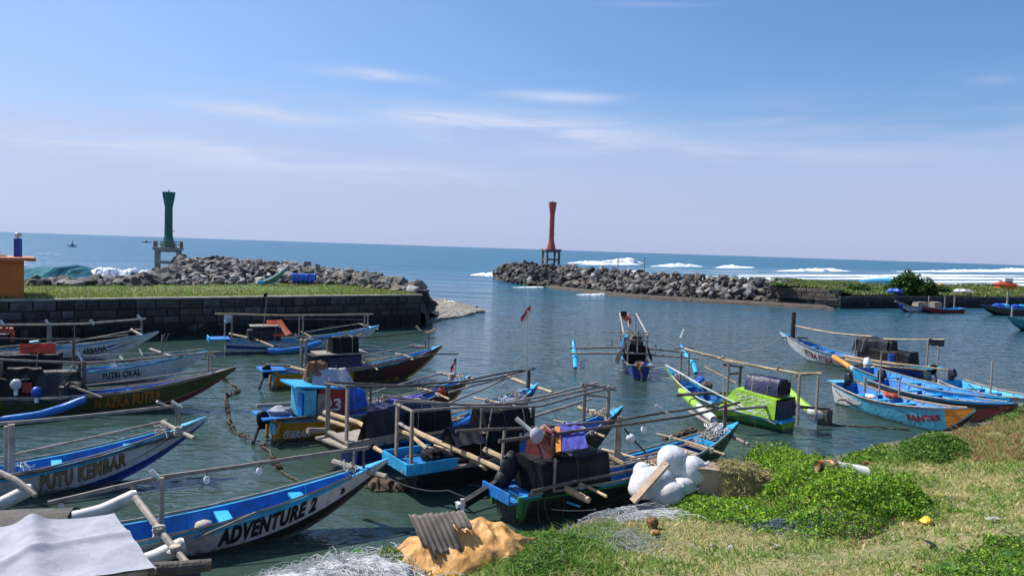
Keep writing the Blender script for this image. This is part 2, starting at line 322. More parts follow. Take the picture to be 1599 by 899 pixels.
# ------------------------------------------------------------ near bank (ground)
SH = [P(*q, .42) for q in [(-200, 1150), (250, 935), (400, 888), (560, 864), (700, 848), (860, 818), (1000, 786), (1180, 738), (1290, 712), (1380, 692), (1500, 664), (1599, 640), (1760, 600), (2100, 545)]]
SHT = [(p.x, p.y) for p in SH]
SHT = [(-40, SHT[0][1]-30)]+SHT+[(80, SHT[-1][1]+25)]
HT = [(-6, -1.6), (-.9, -.45), (-.45, 0), (0, .38), (1.2, .62), (2.5, .9), (5, 1.30), (9, 2.05), (15, 3.4), (22, 3.9), (60, 4.2)]
SHX = np.array([p[0] for p in SHT]); SHY = np.array([p[1] for p in SHT]); HTX = np.array([p[0] for p in HT]); HTY = np.array([p[1] for p in HT])
def gz(x, y):
    s = (np.interp(x, SHX, SHY)-y)*.80
    s = s+.25*math.sin(x*1.9)*math.sin(y*1.3)
    h = float(np.interp(s, HTX, HTY))
    if s > .4: h += .10*noise.noise(Vector((x*.45, y*.45, 0)))+.035*noise.noise(Vector((x*1.7, y*1.7, 3)))
    return h
def G(px, py, dz=0):
    d = ray(px, py); t = 4.0
    while t < 80:
        p = CAM+d*t
        if p.z <= gz(p.x, p.y)+dz: break
        t += .04
    return CAM+d*t
def soil_mat():
    m = bpy.data.materials.new('bank_soil'); m.use_nodes = True; nt = m.node_tree; b = nt.nodes['Principled BSDF']; b.inputs['Roughness'].default_value = .9
    geo = N(nt, 'ShaderNodeNewGeometry'); sp = N(nt, 'ShaderNodeSeparateXYZ'); nt.links.new(geo.outputs['Position'], sp.inputs[0])
    def nz(s, d=6):
        n = N(nt, 'ShaderNodeTexNoise'); n.inputs['Scale'].default_value = s; n.inputs['Detail'].default_value = d; n.inputs['Roughness'].default_value = .65; nt.links.new(geo.outputs['Position'], n.inputs['Vector']); return n.outputs[0]
    g = mixc(nt, smooth(nt, nz(1.1), .4, .6), (.27, .23, .10), (.13, .16, .045))
    g = mixc(nt, smooth(nt, nz(9), .45, .65), g, (.30, .25, .14))
    wet = mixc(nt, smooth(nt, nz(3), .4, .62), (.085, .07, .06), (.16, .14, .115))
    zz = M2(nt, 'ADD', sp.outputs[2], M2(nt, 'MULTIPLY', nz(2.5), .3))
    c = mixc(nt, smooth(nt, zz, .62, .85), wet, g)
    nt.links.new(c, b.inputs['Base Color'])
    bp = N(nt, 'ShaderNodeBump'); bp.inputs['Strength'].default_value = .7; bp.inputs['Distance'].default_value = .06; nt.links.new(nz(14), bp.inputs['Height']); nt.links.new(bp.outputs[0], b.inputs['Normal'])
    return m
mb = MB()
xs = [i*.3 for i in range(-50, 90)]+[27+i*1.5 for i in range(1, 35)]; ys = [-60+i*3 for i in range(18)]+[-5.7+i*.3 for i in range(0, 180)]
nu = len(xs)
mb.v = [(X_, Y_, gz(X_, Y_)) for Y_ in ys for X_ in xs]
mb.f = [(j*nu+i, j*nu+i+1, (j+1)*nu+i+1, (j+1)*nu+i) for j in range(len(ys)-1) for i in range(nu-1)
        if max(mb.v[k][2] for k in (j*nu+i, j*nu+i+1, (j+1)*nu+i+1, (j+1)*nu+i)) > -1.2]
mb.m = [0]*len(mb.f)
tag(mb.build('ground', soil_mat(), smooth=True), kind='structure')

# ------------------------------------------------------------ rocks
def rock_meshes(n, mats, tag_):
    out = []
    for i in range(n):
        bm = bmesh.new(); rr = random.Random(100+i)
        for k in range(15):
            d = Vector((rr.gauss(0, 1), rr.gauss(0, 1), rr.gauss(0, 1))).normalized(); d *= rr.uniform(.82, 1.08)
            bm.verts.new((d.x*.62, d.y*.5, d.z*.40))
        r = bmesh.ops.convex_hull(bm, input=bm.verts); bmesh.ops.delete(bm, geom=[v for v in bm.verts if not v.link_faces], context='VERTS')
        bmesh.ops.bevel(bm, geom=bm.edges[:], offset=.03, segments=1, affect='EDGES') if False else None
        me = bpy.data.meshes.new(tag_); bm.to_mesh(me); bm.free(); me.materials.append(mats[i % len(mats)]); out.append(me)
    return out
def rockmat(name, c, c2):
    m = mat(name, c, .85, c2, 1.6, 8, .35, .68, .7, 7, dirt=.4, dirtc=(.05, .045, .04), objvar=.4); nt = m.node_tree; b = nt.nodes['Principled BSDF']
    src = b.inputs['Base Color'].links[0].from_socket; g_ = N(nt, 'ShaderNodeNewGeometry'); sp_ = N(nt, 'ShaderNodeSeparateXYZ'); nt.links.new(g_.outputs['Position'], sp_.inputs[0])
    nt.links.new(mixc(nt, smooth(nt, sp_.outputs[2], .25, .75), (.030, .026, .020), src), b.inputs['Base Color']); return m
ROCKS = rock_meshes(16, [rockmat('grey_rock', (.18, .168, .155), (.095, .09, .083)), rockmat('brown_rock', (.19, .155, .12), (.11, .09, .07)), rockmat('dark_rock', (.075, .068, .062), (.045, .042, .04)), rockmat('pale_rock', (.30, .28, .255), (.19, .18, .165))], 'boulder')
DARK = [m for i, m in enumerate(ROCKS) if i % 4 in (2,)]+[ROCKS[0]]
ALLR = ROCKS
def scatter_rocks(root, spots, limit=290):
    """spots: list of (Vector, size, meshlist); nearest / largest become objects, the rest one stuff mesh"""
    spots.sort(key=lambda q: -q[1]/max(1, q[0].y))
    for k, (p, s, ml) in enumerate(spots[:limit]):
        me = R_.choice(ml); o = bpy.data.objects.new('boulder', me); COL.objects.link(o); o.parent = root
        o.location = p; o.scale = (s*R_.uniform(.8, 1.2), s*R_.uniform(.8, 1.2), s*R_.uniform(.8, 1.25)); o.rotation_euler = (R_.uniform(-.7, .7), R_.uniform(-.7, .7), R_.uniform(0, 6.3))
    if len(spots) > limit:
        bm = bmesh.new(); mats = [m.materials[0] for m in ROCKS[:4]]
        for (p, s, ml) in spots[limit:]:
            me = R_.choice(ml); k0 = len(bm.faces); b0 = len(bm.verts); bm.from_mesh(me); bm.verts.ensure_lookup_table(); bm.faces.ensure_lookup_table()
            M = Matrix.Translation(p) @ Matrix.Rotation(R_.uniform(0, 6.3), 4, 'Z') @ Matrix.Rotation(R_.uniform(-.7, .7), 4, 'X') @ Matrix.Diagonal((s, s, s, 1))
            for v in bm.verts[b0:]: v.co = M @ v.co
            mi = mats.index(me.materials[0])
            for f in bm.faces[k0:]: f.material_index = mi
        me = bpy.data.meshes.new('small_boulders'); bm.to_mesh(me); bm.free()
        for m in mats: me.materials.append(m)
        o = bpy.data.objects.new('small_boulders', me); COL.objects.link(o); o.parent = root; o['kind'] = 'stuff'
COREM = mat('breakwater_rubble', (.10, .09, .08), .9, (.05, .045, .04), 1.5, 8, bump=.8, bscale=6)
def mound(name, rows, label, sizes, pick, group=None, dens=1.0):
    """rows: list of (front, ridge, back) world points"""
    root = empty(name, rows[0][1], label=label, cat='breakwater')
    org = Vector(rows[0][1])
    mb = MB(); n = len(rows)
    prof = []
    for f, r, b in rows: prof.append([Vector(f)+Vector((0, 0, -.9)), Vector(f)-Vector((0, 0, .25)), (Vector(f)+Vector(r))/2-Vector((0, 0, .1)), Vector(r)-Vector((0, 0, .3)), Vector(b)-Vector((0, 0, .5))])
    mb.grid(5, n, lambda u, v: prof[int(round(v*(n-1)))][int(round(u*4))]-org)
    mb.build('rubble_core', COREM, root)
    spots = []
    for i in range(n-1):
        f0, r0, b0 = [Vector(q) for q in rows[i]]; f1, r1, b1 = [Vector(q) for q in rows[i+1]]
        Lr = ((f1-f0).length+(r1-r0).length)/2; Ls = ((r0-f0).length+(r1-f1).length)/2
        sz = sizes(i/(n-1)); cnt = int(Lr*Ls/(sz*sz)*1.75*dens)+1
        for k in range(cnt):
            u, v = R_.random(), R_.random()
            p = f0.lerp(f1, u).lerp(r0.lerp(r1, u), v)
            p.z += .18*math.sin(v*math.pi)+R_.uniform(-.12, .22)
            spots.append((p-org, sz*R_.choice([.5, .7, .85, 1, 1, 1.2, 1.6]), pick(i/(n-1), v)))
        for k in range(int(Lr/sz*2.2)):
            u, v = R_.random(), R_.random()**2*.6
            p = r0.lerp(r1, u).lerp(b0.lerp(b1, u), v); p.z += R_.uniform(-.1, .25)
            spots.append((p-org, sz*R_.uniform(.6, 1.2), pick(i/(n-1), 1)))
    # rank by distance from camera, boulders relative to the root
    spots = [(p+org, s, m) for p, s, m in spots]; spots.sort(key=lambda q: -q[1]/max(1, q[0].y))
    spots = [(p-org, s, m) for p, s, m in spots]
    keep = scatter_rocks
    key = {id(q): k for k, q in enumerate(spots)}
    head, tail = spots[:295], spots[295:]
    scatter_rocks(root, head, 295)
    if tail: scatter_rocks(root, tail, 0)
    return root
# left breakwater
LW = [(45, 449, 445, 52), (120, 449, 445, 53), (200, 449, 443, 56), (250, 447, 430, 63), (285, 447, 407, 68), (350, 446, 407, 70), (430, 445, 413, 69), (500, 445, 420, 66), (560, 449, 431, 62), (620, 457, 440, 58), (648, 461, 450, 55.5)]
rows = []
for (px, fy, ry, dep) in LW:
    f = P(px, fy, 2.12); r = PD(px, ry, max(dep, f.y+2.2)); b = PD(px, ry, r.y+4); b.z = 0.0; rows.append((f, r, b))
rows.append((P(664, 470, 1.6), PD(664, 468, 56), P(670, 470, 0)))
rows.append((P(668, 503, 0.0), PD(672, 482, 54.5), P(700, 488, 0)))
def pickL(u, v): return DARK if u < .30 or u > .8 else ALLR
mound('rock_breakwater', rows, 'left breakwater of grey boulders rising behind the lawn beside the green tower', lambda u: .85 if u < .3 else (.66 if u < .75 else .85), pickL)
# right breakwater
RW = [(772, 434, 426, 4), (790, 440, 415, 6), (830, 447, 412, 7), (880, 451, 417, 7), (950, 458, 423, 7), (1010, 463, 427, 7), (1060, 467, 430, 7), (1110, 470, 434, 6.5), (1160, 472, 436, 6), (1205, 474, 437, 6), (1240, 475, 442, 5)]
rows = []
for (px, fy, ry, dd) in RW:
    f = P(px, fy, 0.0); r = PD(px, ry, f.y+dd); b = PD(px, ry, r.y+5); b.z = 0; rows.append((f, r, b))
def pickR(u, v): return DARK if u < .22 and v > .25 else (ROCKS if v > .15 else [m for i, m in enumerate(ROCKS) if i % 4 in (1, 2)])
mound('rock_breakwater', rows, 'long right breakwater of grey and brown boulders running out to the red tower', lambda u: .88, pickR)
# low ledge of waterside rubble at the breakwater foot and at the left wall corner
mb = MB()
led = [P(px, py, 0) for px, py in [(772, 436), (880, 453), (1000, 466), (1110, 473), (1205, 478), (1300, 484)]]
for a, b in zip(led, led[1:]):
    d = (b-a).normalized(); nrm = Vector((d.y, -d.x, 0)) if d.y < 0 else Vector((-d.y, d.x, 0))
    q = Vector((0, -.9, 0)); mb.add([a+q+Vector((0, 0, -.3)), b+q+Vector((0, 0, -.3)), b+q*.3+Vector((0, 0, .25)), a+q*.3+Vector((0, 0, .25)), a+Vector((0, 2, .4)), b+Vector((0, 2, .4))], [(0, 1, 2, 3), (3, 2, 5, 4)])
tag(mb.build('rock_ledge', mat('brown_ledge', (.09, .07, .052), .9, (.05, .04, .032), 1.5, 7, bump=.8, bscale=5)), kind='structure')
mb = MB()
org = [P(*q, 0) for q in [(662, 505), (700, 499), (735, 493), (757, 487), (745, 480), (715, 473), (690, 468), (668, 470)]]
cen = sum(org, Vector())/len(org)
ring = []
for i in range(40):
    t = i/40*len(org); a = org[int(t) % len(org)]; b = org[(int(t)+1) % len(org)]; p = a.lerp(b, t % 1); ring.append(p+(p-cen).normalized()*R_.uniform(-.5, .3))
vs = [p+Vector((0, 0, -.4)) for p in ring]+[cen.lerp(p, .97)+Vector((0, 0, R_.uniform(.10, .2))) for p in ring]+[cen.lerp(p, .55)+Vector((0, 0, R_.uniform(.1, .2))) for p in ring]+[cen+Vector((0, 0, .15))]
fs = [(i, (i+1) % 40, 40+(i+1) % 40, 40+i) for i in range(40)]+[(40+i, 40+(i+1) % 40, 80+(i+1) % 40, 80+i) for i in range(40)]+[(80+i, 80+(i+1) % 40, 120) for i in range(40)]
mb.add(vs, fs)
tag(mb.build('reef_shelf', mat('wet_reef', (.27, .23, .17), .6, (.10, .085, .06), 2.2, 8, bump=1, bscale=4)), kind='structure')

# ------------------------------------------------------------ block walls
BLOCKM = [mat('basalt_block', (.055, .055, .058), .8, (.03, .03, .033), 1.5, 7, bump=.6, bscale=9, objvar=.45), mat('worn_basalt_block', (.085, .085, .088), .8, (.04, .04, .043), 1.5, 7, bump=.6, bscale=9, objvar=.5), mat('dark_basalt_block', (.042, .042, .044), .8, (.025, .025, .027), 1.5, 7, bump=.6, bscale=9, objvar=.4), mat('mossy_basalt_block', (.055, .053, .043), .85, (.03, .03, .026), 1.5, 7, bump=.6, bscale=9, objvar=.4)]
BRB = [mat('brown_block', (.17, .13, .10), .85, (.10, .08, .065), 1.5, 7, bump=.6, bscale=9, objvar=.3)]
for m_ in BLOCKM+BRB:
    nt_ = m_.node_tree; b_ = nt_.nodes['Principled BSDF']; src = b_.inputs['Base Color'].links[0].from_socket; g_ = N(nt_, 'ShaderNodeNewGeometry'); sp_ = N(nt_, 'ShaderNodeSeparateXYZ'); nt_.links.new(g_.outputs['Position'], sp_.inputs[0])
    n_ = N(nt_, 'ShaderNodeTexNoise'); n_.inputs['Scale'].default_value = .9; n_.inputs['Detail'].default_value = 7; nt_.links.new(g_.outputs['Position'], n_.inputs['Vector'])
    zz_ = M2(nt_, 'ADD', sp_.outputs[2], M2(nt_, 'MULTIPLY', n_.outputs[0], -.8)); c_ = mixc(nt_, smooth(nt_, zz_, .15, .55), (.010, .011, .010), src)
    c_ = mixc(nt_, M2(nt_, 'MULTIPLY', smooth(nt_, n_.outputs[0], .56, .68), .6), c_, (.12, .115, .10)); nt_.links.new(c_, b_.inputs['Base Color'])
MORT = mat('dark_mortar', (.038, .037, .036), .95)
def block_wall(name, a, b, ztop, z0, thick, rowh, blen, mats, label, cap=None, off=0.0, limit=290, capw=.5):
    a, b = Vector((a[0], a[1], 0)), Vector((b[0], b[1], 0)); d = b-a; L = d.length; ang = math.atan2(d.y, d.x)
    root = empty(name, a, ang, label=label, cat='wall')
    MB().box((L/2, thick/2, (ztop+z0)/2-.02), (L, thick, ztop-z0-.02)).build('wall_core', MORT, root)
    meshes = []
    for k in range(8):
        bl = blen*(.45+.11*k); m_ = MB()
        y0, y1 = -.05-R_.uniform(0, .06), .10; g = .007; hx, hz = bl/2-g, rowh/2-g
        vs = [(-hx, y1, -hz), (hx, y1, -hz), (hx, y1, hz), (-hx, y1, hz), (-hx+.03, y0, -hz+.03), (hx-.03, y0+R_.uniform(0, .02), -hz+.03), (hx-.03, y0, hz-.03), (-hx+.03, y0+R_.uniform(0, .02), hz-.03)]
        m_.add(vs, [(4, 5, 6, 7), (0, 1, 5, 4), (1, 2, 6, 5), (2, 3, 7, 6), (3, 0, 4, 7)])
        me = bpy.data.meshes.new('stone_block'); me.from_pydata(m_.v, [], m_.f); me.materials.append(mats[k % len(mats)]); meshes.append((bl, me))
    cnt = 0; z = ztop; rest = MB()
    while z > z0:
        rh_ = rowh*R_.uniform(.75, 1.3); z -= rh_/2
        xx = R_.uniform(-.4, 0)
        while xx < L:
            bl, me = R_.choice(meshes); c = xx+bl/2
            if c-bl/2 > -.5 and c+bl/2 < L+.3:
                if cnt < limit:
                    o = bpy.data.objects.new('stone_block', me); COL.objects.link(o); o.parent = root; o.location = (c, R_.uniform(-.03, .03), z+R_.uniform(-.012, .012)); o.scale = (1, R_.uniform(.8, 1.4), rh_/rowh); cnt += 1
                else: rest.box((c, 0, z), (bl-.04, .12, rowh-.04))
            xx += bl
        z -= rh_/2
    if rest.v: rest.build('lower_blocks', mats[0], root, kind='stuff')
    if cap: MB().box((L/2, capw/2-.10, ztop+.035), (L+.1, capw, .09)).build('coping', cap, root)
    return root
wa, wb = P(-260, 472, 2.17), P(658, 460, 2.17)
block_wall('stone_quay_wall', wa, wb, 2.12, -.6, .9, .42, 1.0, BLOCKM, 'dark stone block quay wall along the lawn behind the moored boats', cap=T['conc'], limit=298)
e2 = P(664, 452, 2.17); 
# right harbour walls
c0 = P(1312, 481, 0); c1 = P(1640, 479, 0); cl = P(1216, 474, 0)
block_wall('black_quay_wall', c0, c1, 1.25, -.5, .8, .42, 1.1, BLOCKM, 'black block quay wall at the far right harbour edge below the green spit', cap=BLOCKM[0], limit=120)
block_wall('brown_quay_wall', (cl.x, cl.y+1), (c0.x-.1, c0.y+.3), 2.0, -.5, .8, .45, 1.2, BRB, 'brown weathered block wall between the right breakwater and the black quay', cap=None, limit=120)
# lawn behind left wall
def veg_mat(name, a, b, s=2.0):
    return mat(name, a, .9, b, s, 8, .35, .65, .9, 6)
lawnM = veg_mat('lawn_grass', (.115, .165, .035), (.07, .105, .025), 1.2)
mb = MB(); d = (wb-wa); nn = Vector((-d.y, d.x, 0)).normalized()
bk = []
for px in (-260, -100, 45, 120, 200, 300, 400, 500, 560, 620, 650):
    bk.append(P(px, interp(px, [(45, 445), (500, 443), (560, 447), (620, 455), (650, 459)]), 2.12))
fr = [P(px, interp(px, [(-260, 472), (0, 468.6), (658, 460)]), 2.17) for px in (-260, -100, 45, 120, 200, 300, 400, 500, 560, 620, 655)]
fr = [Vector((*(wa.lerp(wb, min(1, (px+260)/918.0*1.0)).xy), 2.17)) for px in (-260, -100, 45, 120, 200, 300, 400, 500, 560, 620, 655)]
def wallpt(px):     # wall line point seen at pixel column px
    dd = ray(px, 460); best = None
    den = dd.x*d.y-dd.y*d.x; t = (wa.x*d.y-wa.y*d.x)/den
    return Vector((dd.x*t, dd.y*t, 2.15))
fr = [wallpt(px)+nn*.35 for px in (-260, -100, 45, 120, 200, 300, 400, 500, 560, 620, 652)]
mb.grid(11, 9, lambda u, v: fr[int(round(u*10))].lerp(bk[int(round(u*10))]+Vector((0, 1.5, 0)), v)+Vector((0, 0, .10*math.sin(v*3.0)-.02)))
tag(mb.build('lawn_ground', lawnM, smooth=True), kind='structure')
# fills under
MB().add([p+Vector((0, 0, -.4)) for p in fr]+[p+Vector((0, 3, -.4)) for p in bk], [(i, i+1, 12+i, 11+i) for i in range(10)]).build('lawn_base', MORT)['kind'] = 'structure'

# grass builder (vectorised blades)
rng = np.random.default_rng(3)
BLADE = tintmat('grass_blades', .6, .35); LEAF = tintmat('broad_leaves', .65, .35, .2)
def blades(name, pts, h, w, cols, lean=.5, **k):
    pts = np.asarray(pts, float); n = len(pts); h = np.broadcast_to(h, n)*rng.uniform(.5, 1.3, n); w = np.broadcast_to(w, n)
    a = rng.uniform(0, 2*np.pi, n); l = rng.uniform(0, 2*np.pi, n); ln = h*lean*rng.uniform(.2, 1.4, n)
    dx = np.stack([np.cos(a), np.sin(a), np.zeros(n)], 1)*w[:, None]/2
    t1 = np.stack([np.cos(l)*ln*.35, np.sin(l)*ln*.35, h*.6], 1); t2 = np.stack([np.cos(l)*ln, np.sin(l)*ln, h*.95], 1)
    V = np.stack([pts-dx, pts+dx, pts+t1+dx*.7, pts+t1-dx*.7, pts+t2], 1).reshape(-1, 3)
    b = np.arange(n)[:, None]*5
    F = np.concatenate([np.concatenate([b, b+1, b+2], 1), np.concatenate([b, b+2, b+3], 1), np.concatenate([b+3, b+2, b+4], 1)])
    C = np.repeat(np.asarray(cols), 5, axis=0)
    return npmesh(name, V, F, BLADE, colors=C, **k)
def leaves(name, pts, size, cols, up=.5, **k):
    pts = np.asarray(pts, float); n = len(pts); s = np.broadcast_to(size, n)*rng.uniform(.6, 1.3, n)
    nr = rng.normal(size=(n, 3)); nr[:, 2] = np.abs(nr[:, 2])+up; nr /= np.linalg.norm(nr, axis=1)[:, None]
    t = rng.normal(size=(n, 3)); t -= (t*nr).sum(1)[:, None]*nr; t /= np.linalg.norm(t, axis=1)[:, None]; b_ = np.cross(nr, t)
    S = s[:, None]
    V = np.stack([pts-t*S*.6, pts+b_*S*.36-nr*S*.06, pts+t*S*.6-nr*S*.12, pts-b_*S*.36-nr*S*.06], 1).reshape(-1, 3)
    i = np.arange(n)[:, None]*4
    F = np.concatenate([np.concatenate([i, i+1, i+2], 1), np.concatenate([i, i+2, i+3], 1)])
    return npmesh(name, V, F, LEAF, colors=np.repeat(np.asarray(cols), 4, axis=0), **k)
def mixcols(n, cs, ws=None, var=.2):
    cs = np.array(cs); idx = rng.choice(len(cs), n, p=ws); return cs[idx]*rng.uniform(1-var, 1+var, (n, 1))*rng.uniform(.93, 1.07, (n, 3))
# lawn grass tufts
pp = []
for k in range(16000):
    u, v = R_.random()*10, R_.random()**1.3*.97; i = int(u); f = u-i
    a_ = fr[i].lerp(fr[i+1], f); b2 = bk[i].lerp(bk[i+1], f)
    pp.append(a_.lerp(b2, v)+Vector((0, 0, .04)))
tag(blades('lawn_grass', [tuple(q) for q in pp], .15, .06, mixcols(len(pp), [(.22, .32, .05), (.15, .25, .035), (.33, .34, .11), (.30, .26, .12)], var=.35)), 'short bright green grass covering the strip above the stone quay wall', 'grass', kind='stuff')

# ------------------------------------------------------------ right spit
spit = []
mb = MB()
fe = [(1205, 2.3, 445), (1245, 2.1, 447), (1300, 1.9, 452), (1330, 1.35, 460), (1400, 1.3, 460), (1500, 1.25, 461), (1560, 1.2, 464), (1600, 1.1, 466), (1800, 1.2, 470), (2300, 1.2, 480)]
fp = [P(px, py, z) for px, z, py in fe]
bp_ = [P(px, interp(px, [(1200, 440), (1400, 441), (1600, 448), (2300, 470)]), interp(px, [(1200, 1.9), (1400, 1.8), (2300, 1.6)])) for px, z, py in fe]
bp_ = [Vector((f.x+ (f.x/f.y)*34, f.y+34, 1.75)) for f in fp]
def spz(p): return p
def spitpt(u, v):
    u = min(max(u, 0), 8.999); i = int(u); f = u-i
    a_ = fp[i].lerp(fp[i+1], f); b2 = bp_[i].lerp(bp_[i+1], f); p = a_.lerp(b2, v)
    p.z += .5*noise.noise(Vector((p.x*.15, p.y*.15, 1)))*min(1, v*6)
    return p
def spp(u, v):
    p = spitpt(u*9, min(1, v/.9))
    if v > .9: p.z = -.6; p.y += 6
    return p
mb.grid(46, 21, spp)
tag(mb.build('spit_ground', veg_mat('spit_soil', (.09, .12, .035), (.17, .15, .09), .35), smooth=True), kind='structure')
pp = []; cc = []
for k in range(26000):
    u, v = R_.random()*9, R_.random()*.85
    p = spitpt(u, v)
    if noise.noise(Vector((p.x*.12, p.y*.12, 7))) < -.28: continue
    pp.append((p.x, p.y, p.z-.05))
tag(blades('spit_grass', pp, .42, .22, mixcols(len(pp), [(.15, .25, .05), (.10, .18, .035), (.24, .27, .08), (.08, .13, .03), (.30, .26, .13)]), lean=.8), 'low green ground cover over the spit behind the black quay', 'grass', kind='stuff')
def bush(name, c, r, n, size, cols, label, cat='bush', seed=0, stems=True):
    root = empty(name, c, label=label, cat=cat)
    q = rng.normal(size=(n, 3)); q /= np.linalg.norm(q, axis=1)[:, None]; q *= (rng.uniform(.45, 1.0, n)**.6)[:, None]
    k = np.array([1+.55*noise.noise(Vector((a[0]*1.9+seed, a[1]*1.9, a[2]*1.9))) for a in q])
    q = q*k[:, None]*np.array(r); q[:, 2] = np.abs(q[:, 2])
    leaves('foliage', q, size, cols(n), parent=root, kind='stuff')
    if stems:
        m_ = MB()
        for i in range(9):
            a = R_.uniform(0, 6.28); m_.tube([(0, 0, -.15), (math.cos(a)*r[0]*.3, math.sin(a)*r[1]*.3, r[2]*.4), (math.cos(a)*r[0]*.6, math.sin(a)*r[1]*.6, r[2]*.75)], [.05*r[2], .03*r[2], .015*r[2]], 5)
        m_.build('stems', T['dwood'], root, kind='stuff')
    return root
gd = lambda n: mixcols(n, [(.05, .11, .025), (.08, .15, .03), (.035, .075, .02)])
b_ = P(1440, 458, 1.6); bush('dark_bush', (b_.x, b_.y+3, 1.3), (2.7, 2.6, 2.5), 8000, .34, gd, 'largest round dark green bush on the spit above the black quay', seed=1)
b_ = P(1490, 457, 1.6); bush('low_bush', (b_.x, b_.y+5, 1.4), (2.6, 1.6, .9), 2400, .35, gd, 'low green bush just right of the big round bush on the spit', seed=2)
b_ = P(1370, 455, 1.8); bush('low_bush', (b_.x, b_.y+8, 1.6), (3.0, 1.6, .7), 2200, .35, gd, 'low green bush just left of the big round bush on the spit', seed=3)

# surf / breaking waves
def foam_mat():
    m = bpy.data.materials.new('sea_foam'); m.use_nodes = True; nt = m.node_tree; b = nt.nodes['Principled BSDF']; b.inputs['Base Color'].default_value = (.82, .85, .87, 1); b.inputs['Roughness'].default_value = .8
    geo = N(nt, 'ShaderNodeNewGeometry'); n = N(nt, 'ShaderNodeTexNoise'); n.inputs['Scale'].default_value = .8; n.inputs['Detail'].default_value = 6; nt.links.new(geo.outputs['Position'], n.inputs['Vector'])
    bp = N(nt, 'ShaderNodeBump'); bp.inputs['Strength'].default_value = .8; bp.inputs['Distance'].default_value = .6; nt.links.new(n.outputs[0], bp.inputs['Height']); nt.links.new(bp.outputs[0], b.inputs['Normal'])
    return m
FOAM = foam_mat()
WAVEF = mat('wave_face', (.035, .17, .16), .2, (.02, .13, .14), .3, 4)
def wave(x0, x1, ybase, ytop, label, seed=0, jit=.06, ragged=.5, mat_=None, name='breaking_wave', tilt=0.0, depthw=None):
    """raised ridge between pixel columns; foot of the wave at pixel row ybase, crest at ytop"""
    hx = lambda px: 362+52*px/1599
    a = P(x0, ybase, 0); b = P(x1, ybase+tilt, 0); dep = (a.y+b.y)/2; D = depthw or (dep*.03+2)
    hgt = dep*(ybase-ytop)/FPX*(.72 if mat_ is None and ytop < 440 and x0 > 800 and seed != 1 else 1); L = (b-a).length; n = max(24, int((x1-x0)/1.6))
    m_ = MB(); vs = []
    org = (a+b)/2; rw_ = random.Random(seed); pk, pk2, pw = rw_.uniform(.25, .75), rw_.uniform(.1, .9), (.16 if mat_ is None else 9)
    if seed == 1: pk, pk2 = .72, .80
    for i in range(n):
        u = i/(n-1); base = a.lerp(b, u)
        e = min(1, min(u, 1-u)*5)**.7
        k = e*(.24+(1-ragged)*.22+.30*math.exp(-((u-pk)/pw)**2)*(2 if seed == 1 else 1)+.22*math.exp(-((u-pk2)/.07)**2)+.22*abs(noise.noise(Vector((u*L/dep*45, seed, 7))))+ragged*.5*noise.noise(Vector((u*L/dep*14+seed*7, seed, 0)))+.14*noise.noise(Vector((u*L/dep*90, seed, 4))))
        k = max(.02, k); w_ = D*(.35+.65*k)
        k0_ = .8+.5*noise.noise(Vector((u*L/dep*30, seed, 11)))
        for (fy, fz) in ((-.95*k0_, -.05), (-.6*k0_, .06), (-.25, .75), (.05, 1.0), (.35, .55), (.9, -.1)):
            vs.append(base+Vector((R_.uniform(-.1, .1), fy*w_*1.0, fz*hgt*k+R_.uniform(-jit, jit)*hgt))-org)
    fs = [(i*6+j, (i+1)*6+j, (i+1)*6+j+1, i*6+j+1) for i in range(n-1) for j in range(5)]
    m_.add(vs, fs); o = m_.build(name, mat_ or FOAM, smooth=True); o.location = org
    return tag(o, label, 'wave', kind='stuff')
wave(886, 1005, 411, 402, 'white breaking crest just right of the red tower', 1, .03, .50)
wave(905, 1000, 413, 408, 'low foam below the crest right of the red tower', 2, .03, .50)
wave(1016, 1097, 416, 407, 'white breaker second to the right of the red tower', 3, .03, .50)
wave(1117, 1178, 418, 410, 'short white breaker near the middle of the sea on the right', 4, .03, .50)
wave(1213, 1328, 423, 415, 'thin white breaker over the brown quay wall', 5, .03, .50)
wave(930, 1018, 428, 417, 'foam line just behind the right breakwater rocks', 6, .03, .50)
wave(1215, 1700, 435, 431, 'long foam line breaking behind the bushes on the spit', 7, .03, .50)
wave(1060, 1230, 436, 429, 'thin foam streak close behind the right breakwater', 8, .03, .50)
wave(1400, 1700, 424, 416, 'longest white breaker at the far right of the sea', 9, .03, .50)
wave(1150, 1600, 430.5, 426.5, 'wash of foam behind the longest right breaker', 10, .03, .50)
wave(1380, 1760, 440, 437, 'foam wash nearest the beach of the spit on the right', 11, .03, .50)
wave(1500, 1800, 445, 442, 'last foam wash against the spit shore at far right', 12, .03, .50)
wave(10, 160, 430, 413, 'smooth green wave face beside the orange hut', 13, 0, .04, WAVEF, 'wave_swell', depthw=14)
wave(130, 248, 430, 411, 'white foaming wave behind the dark boulders left of the green tower', 14, .03, .45, depthw=5)
wave(735, 775, 429, 425, 'thin wash of foam left of the right breakwater tip', 16, .03, .50)
wave(757, 790, 430, 419, 'splash of foam at the tip of the right breakwater', 15, .03, .50)
wave(900, 985, 460, 457, 'thin white wash along the foot of the right breakwater', 17, .03, .50, depthw=.8)
wave(800, 900, 448.5, 446, 'thin foam at the dark rocks under the red tower', 18, .03, .50, depthw=1)
wave(668, 720, 473, 469, 'thin foam edge along the far side of the reef shelf', 19, .03, .50, depthw=1)

